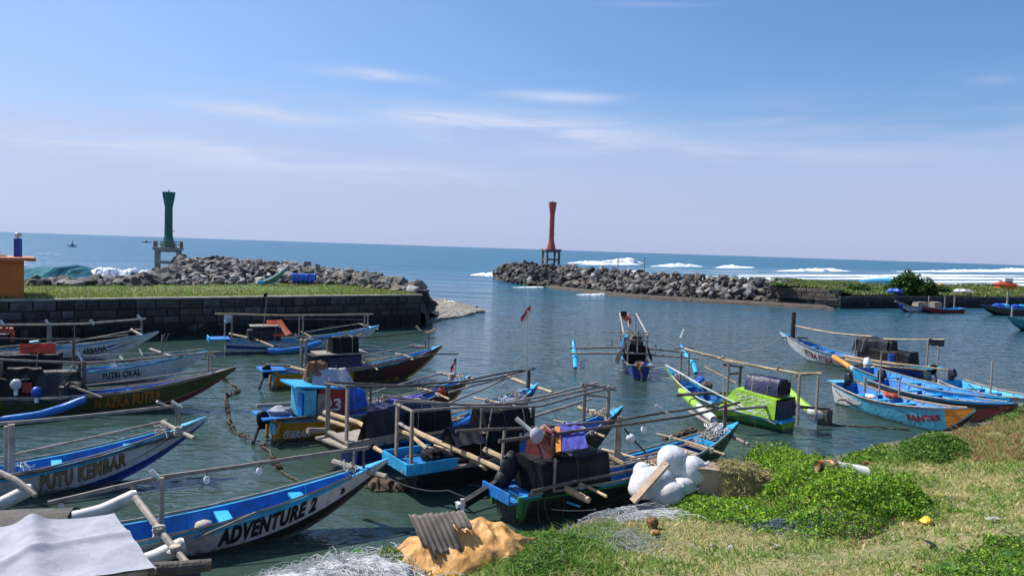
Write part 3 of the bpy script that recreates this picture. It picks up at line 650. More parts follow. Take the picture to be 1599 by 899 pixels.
# ------------------------------------------------------------ towers
def tower(px, dep, ytop, yplat, ylegs, wpx, m_t, m_c, label, rails, name):
    base = PD(px, yplat, dep); ztop = PD(px, ytop, dep).z; zp = base.z; zl = PD(px, ylegs, dep).z-1.2
    k = dep/FPX; W = wpx*k; root = empty(name, (base.x, base.y, 0), rad(18), label=label, cat='tower')
    H_ = ztop-zp; r0 = W*.29; rw = W*.155; rt = W*.24
    m = MB(); m.lathe([(r0, zp), (r0*.98, zp+.05), (rw*1.25, zp+H_*.14), (rw, zp+H_*.22), (rw*.95, zp+H_*.72), (rw*1.05, zp+H_*.76), (rt*.98, zp+H_*.94), (rt, zp+H_*.985)], 8); m.build('shaft', m_t, root)
    MB().lathe([(rt*1.04, zp+H_*.985), (rt*1.04, ztop)], 8).build('crown_rim', m_t, root)
    MB().tube([(0, 0, ztop), (0, 0, ztop+.25)], .05, 6).build('beacon_lamp', T['metal'], root)
    MB().box((0, 0, zp-.15), (W, W, .3)).build('platform', m_c, root)
    for sx in (-1, 1):
        for sy in (-1, 1): MB().box((sx*W*.38, sy*W*.38, (zp-.3+zl)/2), (.3, .3, zp-.3-zl)).build('leg', m_c, root)
    zm = zp-(zp-PD(px, ylegs, dep).z)*.62
    for s in (-1, 1):
        MB().box((s*W*.38, 0, zm), (.24, W*.76-.3, .28)).build('brace_beam', m_c, root); MB().box((0, s*W*.38, zm), (W*.76-.3, .24, .28)).build('brace_beam', m_c, root)
        MB().box((s*W*.38, 0, zp-.40), (.26, W*.76-.3, .2)).build('head_beam', m_c, root); MB().box((0, s*W*.38, zp-.40), (W*.76-.3, .26, .2)).build('head_beam', m_c, root)
    MB().box((rw+.06, 0, zp+H_*.3), (.3, .35, .06)).build('bracket', m_t, root)
    if rails:
        g = MB(); w2 = W*.47
        for s in (-1, 1):
            for q in range(8):
                t = -w2+2*w2*q/7; g.tube([(s*w2, t, zp), (s*w2, t, zp+.6)], .022, 4); g.tube([(t, s*w2, zp), (t, s*w2, zp+.6)], .022, 4)
            for hh in (.3, .6): g.tube([(s*w2, -w2, zp+hh), (s*w2, w2, zp+hh)], .025, 4); g.tube([(-w2, s*w2, zp+hh), (w2, s*w2, zp+hh)], .025, 4)
        g.build('railing', T['rail'], root)
    return root
tower(263, 80, 300, 386, 424, 40, T['twg'], T['conc'], 'green flared beacon tower on a concrete platform above the left boulders', True, 'beacon_tower')
tower(860.5, 121, 315.5, 389, 415, 26, T['twr'], T['dconc'], 'red flared beacon tower on a brown concrete platform at the right breakwater', False, 'beacon_tower')

# orange hut
hp = P(38, 465, 2.17); root = empty('orange_hut', (hp.x, hp.y, 2.15), math.atan2(d.y, d.x), label='orange painted hut with flat roof at the left end of the lawn', cat='hut')
rt_ = PD(38, 408, hp.y).z-2.15
MB().box((-2.4, 1.6, rt_/2-.05), (4.8, 3.0, rt_+.1)).build('wall', T['hut'], root)
MB().box((-2.3, 1.6, rt_+.09), (5.6, 3.5, .18)).build('roof', T['hroof'], root)
MB().box((-1.2, 1.0, rt_+.28), (1.0, .6, .04), R=Matrix.Rotation(.15, 3, 'X')).build('roof_panel', T['dconc'], root)
p2 = PD(28, 400, hp.y+1.0); ptop = PD(28, 371, hp.y+1.0)
root = empty('lamp_pillar', (p2.x, p2.y, p2.z-.05), label='short blue pillar with a glass globe on the orange hut roof', cat='lamp')
hh = ptop.z-p2.z
MB().box((0, 0, hh/2), (.27, .27, hh)).build('pillar', T['pblue'], root)
for s in (-1, 1): MB().box((s*.07, -.145, hh/2), (.05, .02, hh-.04)).build('pillar_strip', T['dblue'], root)
MB().lathe([(.10, hh), (.07, hh+.05), (.07, hh+.08)], 10).build('collar', T['white'], root)
MB().lathe([(.06, hh+.08), (.15, hh+.13), (.18, hh+.21), (.14, hh+.29), (.05, hh+.33)], 14).build('globe', T['glass'], root, smooth=True)

# ------------------------------------------------------------ boats
def bamboo(mb, pts, r, sag=0.0, wob=.012, mi=0, n=6):
    pts = [Vector(p) for p in pts]; out = []; rs = []
    tot = sum((b-a).length for a, b in zip(pts, pts[1:])); sd = R_.random()*50; run = 0
    for k, (a, b) in enumerate(zip(pts, pts[1:])):
        L = (b-a).length; m = max(2, int(L/.35))
        for i in range(m+(k == len(pts)-2)):
            t = i/m; p = a.lerp(b, t); s = (run+L*t)/tot
            p = p+Vector((noise.noise(Vector((s*tot*.5, sd, 0))), noise.noise(Vector((s*tot*.5, sd, 9))), noise.noise(Vector((s*tot*.5, sd, 5)))))*wob*3
            p.z -= sag*4*s*(1-s); rr = r*(1.06-.18*s)
            out.append(p); rs.append(rr*.86*(1.0+.10*(len(out) % 2)))
        run += L
    return mb.tube(out, rs, n, mi)
class Boat:
    def __init__(s, name, bow, stern, label, L=None, B=1.35, zm=.55, zb=1.3, zs=.6, d=.25, main='white', bottom='dblue', inner='blue', trim='lblue', near=-1, rail='gbamboo', ribs=True, cat='fishing boat', group='outrigger fishing boats moored in the harbour', vb=.3, bowdeck=.93, rake=.42):
        bw = P(bow[0], bow[1], zb); st = P(*stern); dr = Vector((bw.x-st.x, bw.y-st.y, 0)); LL = dr.length; dr.normalize()
        s.L = L or LL; s.B, s.zm, s.zb, s.zs, s.d = B, zm, zb, zs, d; s.near = near; s.rake = rake
        s.ang = math.atan2(dr.y, dr.x); c = Vector((bw.x, bw.y, 0))-dr*s.L/2; s.c = c
        s.root = empty(name, c, s.ang, label=label, cat=cat, group=group)
        s.M = Matrix.Translation(c) @ Matrix.Rotation(s.ang, 4, 'Z'); s.Mi = s.M.inverted()
        s.hull(main, bottom, inner, trim, vb, bowdeck, rail, ribs)
    def b(s, t):
        if t < .42: k = .72+.28*math.sin(t/.42*math.pi/2)
        else: k = 1-((t-.42)/.58)**2.3
        return max(.018, s.B/2*k)
    def zg(s, t):
        return s.zm+(s.zb-s.zm)*max(0, (t-.35)/.65)**2.1+(s.zs-s.zm)*max(0, (.3-t)/.3)**1.5
    def zk(s, t): return -s.d+(s.zb-.10+s.d)*max(0, (t-(1-s.rake))/s.rake)**2.1
    def surf(s, t, v, side, off=0.0):
        b, zg, zk = s.b(t), s.zg(t), s.zk(t); yb = .45*b
        y = yb+(b-yb)*v**.75; return Vector((-s.L/2+s.L*t, side*(y+off), zk+(zg-zk)*v))
    def inn(s, t, v, side):
        b = max(.01, s.b(t)-.045); zg = s.zg(t); zf = max(s.zk(t)+.08, .05); yb = .5*b
        return Vector((-s.L/2+s.L*t, side*(yb+(b-yb)*v**.8), zf+(zg-zf)*v))
    def hull(s, main, bottom, inner, trim, vb, bowdeck, rail, ribs):
        n = 30; V = [0, vb*.5, vb, .55, .78, .93, 1.0]; m = MB(); mats = [T[bottom], T[main], T[trim], T[inner]]
        ts = [1-(1-i/n)**1.25 for i in range(n+1)]
        for side in (-1, 1):
            vs = [s.surf(t, v, side) for t in ts for v in V]; k = len(V)
            for j in range(k-1):
                mi = 0 if j < 2 else (2 if j == k-2 else 1)
                m.add([vs[i*k+q] for i in range(n+1) for q in (j, j+1)], [(2*i, 2*i+2, 2*i+3, 2*i+1) for i in range(n)], mi)
        m.add([q for t in ts for q in (s.surf(t, 0, -1), s.surf(t, 0, 1))], [(2*i, 2*i+2, 2*i+3, 2*i+1) for i in range(n)], 0)
        m.build('hull', mats, s.root, smooth=True, merge=True)
        tr = MB(); ring = [s.surf(0, v, -1) for v in V]+[s.surf(0, v, 1) for v in reversed(V)]
        tr.add(ring, [tuple(range(len(ring)))]); tr.build('transom', T[main], s.root)
        m = MB(); ti = [.01+(bowdeck-.01)*i/24 for i in range(25)]
        for side in (-1, 1):
            m.add([q for t in ti for q in (s.inn(t, 0, side), s.inn(t, .5, side), s.inn(t, 1, side))], [(3*i+j, 3*i+3+j, 3*i+4+j, 3*i+1+j) for i in range(24) for j in (0, 1)])
        m.add([q for t in ti for q in (s.inn(t, 0, -1), s.inn(t, 0, 1))], [(2*i, 2*i+2, 2*i+3, 2*i+1) for i in range(24)])
        for t in (ti[0], ti[-1]): m.add([s.inn(t, 0, -1), s.inn(t, 1, -1), s.inn(t, 1, 1), s.inn(t, 0, 1)], [(0, 1, 2, 3)])
        m.build('inner_lining', T[inner], s.root)
        m = MB()
        for side in (-1, 1): m.add([q for t in ts for q in (s.surf(t, 1, side, .015)+Vector((0, 0, .006)), Vector((s.surf(t, 1, side).x, side*max(0, s.b(t)-.06), s.zg(t)+.006)))], [(2*i, 2*i+2, 2*i+3, 2*i+1) for i in range(n)])
        m.build('gunwale', T[trim], s.root)
        m = MB(); tb = [bowdeck+(1-bowdeck)*i/6 for i in range(7)]
        m.add([q for t in tb for q in (Vector((-s.L/2+s.L*t, -s.b(t)+.005, s.zg(t)+.012)), Vector((-s.L/2+s.L*t, s.b(t)-.005, s.zg(t)+.012)))], [(2*i, 2*i+2, 2*i+3, 2*i+1) for i in range(6)])
        m.build('bow_deck', T[trim], s.root)
        if rail:
            for side in (-1, 1):
                m = MB(); bamboo(m, [s.surf(t, 1, side, .03)+Vector((0, 0, .03)) for t in [.02, .15, .3, .45, .6, .72, .82, .90]], .028, 0, .004); m.build('rub_rail', T[rail], s.root)
        if ribs:
            k = max(5, int(s.L*.82/.62))
            for i in range(1, k):
                t = .05+.84*i/k
                for side in (-1, 1):
                    m = MB(); a, b2, c = s.inn(t, .02, side), s.inn(t, .5, side), s.inn(t, .98, side); q = Vector((0, -side*.015, 0))
                    m.beam(a+q, b2+q, .03, .03); m.beam(b2+q, c+q, .03, .03); m.build('rib', T[trim if R_.random() < .5 else inner], s.root)
    def thwart(s, t, m='lblue', w=.2, h=.05):
        b = s.b(t)-.05; MB().box((-s.L/2+s.L*t, 0, s.zg(t)-.09), (w, 2*b, h)).build('thwart', T[m], s.root); return s
    def pl(s, px, py, y=0.0):
        o = s.Mi @ CAM; d = (s.Mi.to_3x3() @ ray(px, py)); t = (y-o.y)/d.y; return o+d*t
    def xs(s, px, py, x):
        o = s.Mi @ CAM; d = (s.Mi.to_3x3() @ ray(px, py)); t = (x-o.x)/d.x; return o+d*t
    def w(s, px, py, z): return s.Mi @ P(px, py, z)
    def post(s, px, y0, y1, y=0.0, r=.04, m='gbamboo', name='post', w=None, lean=0):
        a = s.pl(px, y0, y); b = s.pl(px, y1, y); x = a.x
        a = Vector((x, y, min(a.z, s.zg(min(1, max(0, x/s.L+.5)))+.05))); b = Vector((x+lean, y, b.z)); q = MB()
        if w: q.beam(a, b, w*.8, w*.6)
        else: q.tube([a, a.lerp(b, .5)+Vector((R_.uniform(-.01, .01), 0, 0)), b], [r*1.05, r, r*.95], 7)
        q.build(name, T[m], s.root); return b
    def pole(s, pts, r=.03, m='gbamboo', sag=0, name='bamboo_pole', n=6):
        q = MB(); bamboo(q, [s.pl(*p) for p in pts], r, sag, n=n); q.build(name, T[m], s.root); return s
    def wpole(s, pts, r=.05, m='bamboo', sag=0, name='crossbeam', n=7):
        q = MB(); bamboo(q, [s.w(*p) for p in pts], r, sag, n=n); q.build(name, T[m], s.root); return s
    def lpole(s, pts, r=.05, m='bamboo', sag=0, name='crossbeam', n=7):
        q = MB(); bamboo(q, pts, r, sag, n=n); q.build(name, T[m], s.root); return s
    def float_(s, pts, r, m, m2=None, frac=.6):
        q = MB(); P_ = [s.w(*p) for p in pts]; n = 18; out = []
        for i in range(n+1):
            t = i/n*(len(P_)-1); k = min(int(t), len(P_)-2); out.append(P_[k].lerp(P_[k+1], t-k))
        out = [((out[max(0, i-1)]+out[i]*2+out[min(n, i+1)])/4) for i in range(n+1)]
        rs = [r*(.75 if i in (0, n) else 1) for i in range(n+1)]
        c = int(n*frac) if m2 else n
        q.tube(out[:c+1], rs[:c+1], 12, 0); q.build('float', T[m], s.root, smooth=True)
        if m2: MB().tube(out[c:], rs[c:], 12).build('float_end', T[m2], s.root, smooth=True)
        return s
    def lash(s, p, r=.07, m='rope', n=3):
        q = MB(); p = Vector(p)
        for i in range(n): q.lathe([(r*.9, -.018), (r*1.1, 0), (r*.9, .018)], 8, c=p+Vector((R_.uniform(-.02, .02), R_.uniform(-.02, .02), (i-n/2)*.04)))
        q.build('lashing', T[m], s.root); return s
    def netheap(s, t, m='rope', k=26, r=.16, dz=.05, y=0):
        q = MB(); c = Vector((-s.L/2+s.L*t, y, s.zg(t)+dz))
        for i in range(k):
            a = R_.uniform(0, 6.28); pts = []
            p = c+Vector((R_.uniform(-r, r), R_.uniform(-r, r), R_.uniform(-.04, .12)))
            for j in range(5): pts.append(p.copy()); p = p+Vector((R_.uniform(-.12, .12), R_.uniform(-.12, .12), R_.uniform(-.13, .05)))
            q.tube(pts, .010, 4)
        q.build('rope_tangle', T[m], s.root); return s
    def tarpbox(s, x0, x1, y0, y1, z0, z1, m, name='cabin_cover', slope=0, inset=.06, amp=.03, ridge=0.0):
        y0 *= .82; y1 *= .82; sd = R_.random()*40; q = MB(); cx, cy = (x0+x1)/2, (y0+y1)/2; nn_ = 8
        def pt(u, v):      # v 0..1 runs round from near bottom over the top to far bottom
            x_ = x0+(x1-x0)*u
            segs = [(y0-.02, z0), (y0+inset*.3, z0+(z1-z0)*.5), (y0+inset, z1-.04), (y0+inset+.05, z1), (cy, z1+ridge), (y1-inset-.05, z1), (y1-inset, z1-.04), (y1-inset*.3, z0+(z1-z0)*.5), (y1+.02, z0)]
            k = v*8; i = min(int(k), 7); f = k-i; yy = lerp(segs[i][0], segs[i+1][0], f); zz = lerp(segs[i][1], segs[i+1][1], f)
            zz -= slope*(u if slope > 0 else (u-1))*((zz-z0)/(z1-z0+1e-6))
            nv_ = noise.noise_vector(Vector((x_*1.6+sd, yy*1.6, zz*1.6)))+.5*noise.noise_vector(Vector((x_*4.5+sd, yy*4.5, zz*1.2)))
            return Vector((x_, yy, zz))+nv_*amp*2
        q.grid(20, 17, pt)
        for u in (0, 1):
            ring = [pt(u, v/16) for v in range(17)]; c = sum(ring, Vector())/17; c.z = z0+(z1-z0)*.5
            q.add(ring+[c], [(i, i+1, 17) if u else (i+1, i, 17) for i in range(16)]+[(16, 0, 17)])
        for u in R_.choice([(.3, .75), (.5,), (.22, .62), (.4, .85)]):
            if abs(x1-x0) < .7: break
            MB().tube([pt(u, v/16)+Vector((0, 0, .012)) for v in range(17)], .010, 4).build('lashing_rope', T['rope' if R_.random() < .4 else 'dwood'], s.root)
        o = q.build(name, T[m], s.root, smooth=False)
        for k_, pg in enumerate(o.data.polygons): pg.use_smooth = k_ < 304
        return o
    def drape(s, c, sx, sy, sz, m, name='draped_cloth', seed=0, tip=0):
        """cloth hung over a ridge along local x"""
        q = MB(); c = Vector(c)
        def pt(u, v):
            t = (v-.5)*2; z_ = -abs(t)**1.2*sz; y_ = t*sy*(.55+.45*abs(t)**.5)
            f = .05*math.sin(u*17+seed)*abs(t)+.03*noise.noise(Vector((u*4, v*4, seed)))
            return c+Vector(((u-.5)*sx*(1-.15*abs(t)*0)+tip*abs(t)*(u-.5), y_+f, z_+.03*noise.noise(Vector((u*3, seed, 1)))))
        q.grid(16, 15, pt); return q.build(name, T[m], s.root, smooth=True)
    def text(s, body, pa, pb, v0, v1, m, side=None, shear=0.0, bold=.02, rev=None):
        """pa/pb: pixel columns/rows (x,y) of the lettering's left and right ends"""
        side = side if side is not None else s.near
        cu = bpy.data.curves.new('lettering', 'FONT'); cu.body = body; cu.size = 1; cu.shear = shear; cu.offset = bold; cu.resolution_u = 3; cu.space_character = 1.12
        to = bpy.data.objects.new('lettering', cu); COL.objects.link(to); bpy.context.view_layer.update()
        me = bpy.data.meshes.new_from_object(to.evaluated_get(bpy.context.evaluated_depsgraph_get())); bpy.data.objects.remove(to); me.name = 'lettering'
        xs_ = [v.co.x for v in me.vertices]; ys_ = [v.co.y for v in me.vertices]; xa, xb, ya, yb = min(xs_), max(xs_), min(ys_), max(ys_)
        off = side*s.B*.46
        ta = s.pl(*pa, off).x/s.L+.5; tb = s.pl(*pb, off).x/s.L+.5
        for v in me.vertices:
            t = lerp(ta, tb, (v.co.x-xa)/(xb-xa)); vv = lerp(v0, v1, (v.co.y-ya)/(yb-ya)); v.co = s.surf(t, vv, side, .012)
        me.materials.clear(); me.materials.append(T[m])
        o = bpy.data.objects.new('lettering', me); COL.objects.link(o); o.parent = s.root; return s
    def clutter(s, t0, t1, n=6, z=None):
        for k in range(n):
            t = lerp(t0, t1, R_.random()); x = -s.L/2+s.L*t; y = R_.uniform(-.45, .45)*max(.05, s.b(t)-.22); z0 = (z if z is not None else max(.08, s.zk(t)+.1)); w_ = R_.choice('cbtnj')
            q = MB()
            if w_ == 'c': q.cowl((x, y, z0+.14), (.13, .09, .16)); q.tube([(x-.05, y, z0+.29), (x, y, z0+.34), (x+.05, y, z0+.29)], .015, 5); q.build('fuel_can', T[R_.choice(['white', 'bltarp', 'red', 'teal'])], s.root, smooth=True)
            elif w_ == 'b': q.lathe([(.13, z0), (.18, z0+.22), (.19, z0+.23), (.165, z0+.22), (.12, z0+.03)], 14, c=(x, y, 0)); q.build('basket', T[R_.choice(['bltarp', 'plank', 'orange', 'dwood'])], s.root)
            elif w_ == 't': q.tube([(x+math.cos(a*.5)*(.16-.004*a), y+math.sin(a*.5)*(.16-.004*a), z0+.03+.006*a) for a in range(26)], .022, 5); q.build('rope_coil', T['rope'], s.root, smooth=True)
            elif w_ == 'n': q.blob((x, y, z0+.05), (.28, .2, .13), k, .35, 14, 9, sc=2.5); q.build('net_bundle', T[R_.choice(['husk', 'dwood', 'gtarp', 'teal'])], s.root)
            else: bamboo(q, [(x-.6, y, z0+.05), (x+.6, y*.5, z0+.18)], .025); q.build('stick', T['gbamboo'], s.root)
        return s
    def stripe(s, pts, m, side=None, name='painted_stripe'):
        """pts: list of (t, vlow, vhigh)"""
        side = side if side is not None else s.near; q = MB(); out = []
        for (a, b) in zip(pts, pts[1:]):
            for i in range(6): out.append([lerp(a[k], b[k], i/6) for k in range(3)])
        out.append(pts[-1])
        q.add([p for (t, l, h) in out for p in (s.surf(t, l, side, .008), s.surf(t, (l+h)/2, side, .009), s.surf(t, h, side, .008))], [(3*i+j, 3*i+3+j, 3*i+4+j, 3*i+1+j) for i in range(len(out)-1) for j in (0, 1)])
        q.build(name, T[m], s.root); return s
    def engine(s, t=-.02, y=0.0, m='engine', tilt=.3, sc=1.0, dz=0.1):
        x = -s.L/2+s.L*t; z = s.zs+dz
        q = MB(); q.cowl((x+.04*sc, y, z+.14*sc), (.17*sc, .115*sc, .19*sc), tilt*.8); q.box((x, y, z-.08*sc), (.18*sc, .15*sc, .16*sc)); o = q.build('outboard_motor', T[m], s.root, smooth=True)
        l = MB(); l.beam((x-.03, y, z), (x-.40*sc*math.sin(tilt+.3), y, z-.55*sc), .10*sc, .07*sc); l.build('motor_leg', T['metal'], o)
        g = MB()
        for k in range(3): a = k*2.09; g.beam((x-.42*sc*math.sin(tilt+.3), y, z-.55*sc), (x-.44*sc*math.sin(tilt+.3), y+.12*math.cos(a), z-.55*sc+.12*math.sin(a)), .05, .015)
        g.build('propeller', T['metal'], o); return s
    def buoy(s, p, m='foam', r=.07, hang=.2, name='buoy'):
        p = Vector(p); q = MB(); q.lathe([(r*.4, -r*1.3), (r, -r*.6), (r, r*.5), (r*.5, r*1.1)], 10, c=p-Vector((0, 0, hang))); o = q.build(name, T[m], s.root, smooth=True)
        MB().tube([p, p-Vector((0, 0, hang-r))], .008, 4).build('cord', T['rubber'], o); return s
    def flag(s, px, y0, y1, m1, m2=None, y=0, fl=.35):
        a, b = s.pl(px, y0, y), s.pl(px, y1, y); a.x = b.x
        MB().tube([a, b], .012, 5).build('flag_pole', T['gbamboo'], s.root)
        q = MB(); f = lambda u, v: b+Vector((0.02+u*fl*.75, .05*math.sin(u*7), -.03-v*.22-u*u*.28))
        q.grid(8, 3, lambda u, v: f(u, v*(.5 if m2 else 1))); q.build('flag', T[m1], s.root, smooth=True)
        if m2: q = MB(); q.grid(8, 3, lambda u, v: f(u, .5+v*.5)); q.build('flag_band', T[m2], s.root, smooth=True)
        return s
_boats = []
_oi = Boat.__init__
def _ni(s, *a, **k): _oi(s, *a, **k); _boats.append(s)
Boat.__init__ = _ni
# ---- ADVENTURE 2 (nearest, bottom left)
b = Boat('outrigger_boat', (606, 715), (300, 817, .48), 'white boat lettered ADVENTURE 2 with blue interior, nearest at bottom left', L=8.2, B=1.02, zm=.46, zb=1.22, main='grey', bottom='black', near=-1, vb=.38)
b.text('ADVENTURE 2', (341, 832), (500, 798), .46, .88, 'ltblack', shear=.25, bold=.055)
for t in (.22, .40, .62, .78): b.thwart(t, w=.24 if t > .5 else .16)
fish = [(.0, .2), (.15, .55), (.45, .62), (.8, .45), (1, .5), (.85, .3), (.9, .1), (.55, .25), (.3, .1)]
m = MB(); m.add([b.surf(.872+.022*q[1], .48+.28*q[0], -1, .012) for q in fish], [tuple(range(len(fish)))]); m.build('fish_emblem', T['ltblack'], b.root)
b.stripe([(.55, .80, .88), (.8, .86, .95), (.9, .9, .97)], 'lblue')
b.post(567, 745, 703, 0, .028, 'dwood'); b.post(552, 748, 706, .12, .024, 'gbamboo'); b.post(252, 808, 745, 0, .045, 'gbamboo')
b.pole([(75, 784, .05), (255, 745, .05), (400, 722, .05), (575, 699, .05)], .045, 'gbamboo', name='net_pole')
b.wpole([(520, 721, 1.02), (604, 743, 1.02)], .065, 'gbamboo'); b.lash(b.w(548, 731, 1.03), .09, n=4)
b.wpole([(212, 776, .55), (247, 826, .58), (291, 878, .36)], .07, 'gbamboo')
b.lash(b.w(247, 828, .58), .10, n=5); b.lash(b.w(272, 855, .48), .09)
b.float_([(96, 813, .22), (160, 797, .30), (216, 771, .5)], .13, 'pvc'); b.float_([(180, 892, .2), (240, 872, .25), (291, 848, .42)], .14, 'pvc')
b.pole([(250, 748, .05), (236, 735, .1)], .05, 'pvc', name='fork_rest'); b.pole([(92, 783, .05), (108, 815, .3)], .04, 'pvc', name='fork_rest')
b.buoy(b.pl(323, 735, .05), r=.055, hang=.16); b.buoy(b.pl(405, 722, .05), r=.055, hang=.16); b.netheap(.30, 'foam', 20, .15); b.netheap(.90, 'rope', 16, .10, .12)
m = MB(); p = b.pl(318, 824, .1); m.lathe([(.13, p.z-.1), (.16, p.z), (.14, p.z+.10), (.05, p.z+.14)], 12, c=(p.x, p.y, 0)); m.build('rope_coil', T['rope'], b.root, smooth=True)
b.pole([(262, 862, -.6), (330, 830, -.6), (398, 801, -.62)], .025, 'gbamboo', name='paddle')
# tarpaulin roof over the stern, dark canopy and log
root = empty('tarpaulin_roof', P(120, 860, 1.25), label='large white wrinkled tarpaulin sheet spread over the stern at bottom left corner', cat='tarpaulin')
o0 = root.location
def tp(u, v):
    a = P(lerp(-160, 178, u), lerp(838, 800, u), 1.32); c = P(lerp(-260, 243, u), lerp(960, 884, u), 1.12)
    p = a.lerp(c, v); p.z += .13*math.exp(-((u-.62)/.06)**2)*(1-v*.5)+.04*noise.noise(Vector((u*3, v*3, 1)))-.06*abs(noise.noise(Vector((u*3+v*2, v*2-u*1.5, 14))))-.018*abs(noise.noise(Vector((u*11-v*5, v*7, 24))))+.05*math.exp(-((v-.55-.15*math.sin(u*5))/.05)**2)
    return p-o0
m = MB(); m.grid(150, 70, tp); m.build('sheet', T['wtarp'], root, smooth=True)
m = MB(); m.tube([P(-200, 962, 1.02)-o0, P(244, 890, 1.02)-o0], .05, 7); m.tube([P(-150, 848, 1.2)-o0, P(178, 806, 1.2)-o0], .04, 7); m.build('support_pole', T['gbamboo'], root)
m = MB()
for px, py in ((150, 812), (236, 886), (20, 918), (20, 828)):
    p = P(px, py, 1.1)-o0; m.tube([p, p+Vector((0, 0, -1.0))], .04, 6)
m.build('support_post', T['dbamboo'], root)
q = P(40, 815, 1.0); root = empty('canopy', q, rad(14), label='small black canopy sheet behind the white tarpaulin at the left edge', cat='canopy')
MB().grid(12, 8, lambda u, v: Vector(((u-.75)*2.6, (v-.5)*.9, .18*math.sin(v*3.1)+.02*noise.noise(Vector((u*5, v*4, 2)))))).build('sheet', T['dwood'], root, smooth=True)
m = MB(); [m.tube([(sx, sy, .03), (sx, sy, -.95)], .03, 6) for sx in (-1.2, .5) for sy in (-.4, .4)]; m.build('post', T['dbamboo'], root)
m = MB(); a, c = P(150, 899, .78), P(330, 881, .78); m.tube([a, a.lerp(c, .33)+Vector((0, 0, .02)), a.lerp(c, .7), c], [.10, .11, .10, .085], 12)
o = m.build('driftwood_log', T['dwood'], smooth=False); tag(o, 'dark brown round log lying along the lower edge of the white tarpaulin', 'log')
m = MB(); a = P(235, 889, .80); m.lathe([(.10, -.02), (.125, 0), (.10, .02)], 10, c=a-Vector((0, 0, 0))); m.build('lashing', T['rope'], o)

# ---- PUTU KEMBAR
b = Boat('outrigger_boat', (322, 650), (100, 727, .48), 'white boat lettered PUTU KEMBAR in gold with blue keel, second nearest on the left', L=8.2, B=1.02, zm=.46, zb=1.3, main='grey', bottom='dblue', near=-1, vb=.30)
b.text('PUTU KEMBAR', (62, 752), (199, 722), .42, .86, 'ltblack', bold=.05); 
b.text('PUTU KEMBAR', (62.5, 752), (198.5, 722), .45, .84, 'gold', bold=.012)
for o_ in [c for c in b.root.children if c.name.startswith('lettering')][-1:]:
    for v in o_.data.vertices: v.co.y -= .008
for k, (a0, a1) in enumerate([(.80, .97), (.83, .97), (.86, .97), (.80, .93)]): b.stripe([(a0, .86-.12*k, .865-.12*k), ((a0+a1)/2, .84-.10*k, .88-.10*k), (a1, .90-.04*k, .905-.04*k)], 'black')
b.stripe([(.2, .86, .93), (.6, .86, .95), (.8, .88, .96)], 'lblue')
for t in (.25, .45, .63, .80): b.thwart(t)
b.post(275, 672, 632, .08, .028); b.post(280, 674, 634, -.08, .028); b.post(10, 732, 665, .15, .05, 'gbamboo'); b.post(18, 735, 662, -.1, .07, 'gbamboo')
b.pole([(-40, 664, 0), (10, 660, 0), (140, 648, 0), (284, 632, 0)], .045, 'gbamboo', name='net_pole'); b.pole([(245, 626, .0), (264, 635, .1)], .035, 'pvc', name='fork_rest'); b.pole([(268, 627, 0), (284, 637, -.1)], .04, 'pvc', name='fork_rest')
b.pole([(-30, 722, .7), (120, 688, .75), (262, 656, .6)], .035, 'gbamboo')
b.wpole([(253, 659, 1.15), (275, 670, 1.08), (303, 683, 1.02)], .06, 'gbamboo'); b.lash(b.w(278, 672, 1.08), .09, n=5)
b.wpole([(-20, 728, .75), (25, 748, .68), (55, 773, .45)], .065, 'gbamboo')
b.float_([(-60, 812, .2), (0, 787, .28), (52, 761, .48)], .13, 'pvc'); b.netheap(.88, 'rope', 18, .12, .1)
b.pole([(0, 747, -.62), (100, 727, -.66), (300, 676, -.1)], .03, 'dbamboo', name='paddle'); b.netheap(.55, 'foam', 10, .1)

# ---- N AZKA PUTRA
b = Boat('outrigger_boat', (368, 572), (150, 615, .50), 'olive green boat lettered N AZKA PUTRA under a black drape at left', L=9, B=1.05, zm=.48, zb=1.35, main='olive', bottom='maroon', near=-1, vb=.28, trim='wood')
b.text('N AZKA PUTRA', (147, 630), (249, 619), .46, .88, 'ltorange', shear=.2, bold=.03)
for k in range(4): b.stripe([(.78+.02*k, .80-.13*k, .81-.13*k), (.88, .80-.12*k, .83-.12*k), (.95, .85-.08*k, .855-.08*k)], 'black')
b.stripe([(.1, .26, .30), (.5, .27, .31), (.8, .27, .31), (.9, .27, .3)], 'wood')
for t in (.3, .48, .64, .80): b.thwart(t, 'blue')
b.post(2, 612, 566, 0, .05, 'dbamboo'); b.post(124, 612, 568, .12, .045, 'dbamboo'); b.post(131, 612, 564, -.08, .06, 'dbamboo'); b.post(325, 580, 553, .08, .035, 'wood'); b.post(330, 580, 553, -.08, .035, 'wood')
b.pole([(-30, 560, 0), (0, 562, 0), (130, 566, 0), (230, 560, 0), (345, 549, 0)], .045, 'gbamboo', name='net_pole'); b.pole([(340, 575, .5), (230, 590, .7), (100, 605, .8)], .03, 'gbamboo')
b.float_([(-5, 657, .15), (60, 648, .2), (100, 636, .3), (136, 622, .52)], .12, 'blue')
b.drape(b.pl(75, 577, 0)+Vector((0, 0, 0)), 1.6, .55, .95, 'gtarp', 'black_drape', 3, .5)
b.drape(b.pl(50, 573, 0)+Vector((-.2, 0, 0)), .9, .35, .8, 'btarp', 'black_drape', 5, .6)
b.tarpbox(b.pl(-20, 600).x, b.pl(52, 600).x, -.5, .4, .45, 1.05, 'btarp'); p = b.pl(43, 606, -.53)
m = MB(); m.add([p+Vector((-.13, -.03, -.12)), p+Vector((.13, -.03, -.12)), p+Vector((.13, -.03, .18)), p+Vector((-.13, -.03, .18))], [(0, 1, 2, 3)]); m.build('red_label', T['red'], b.root)
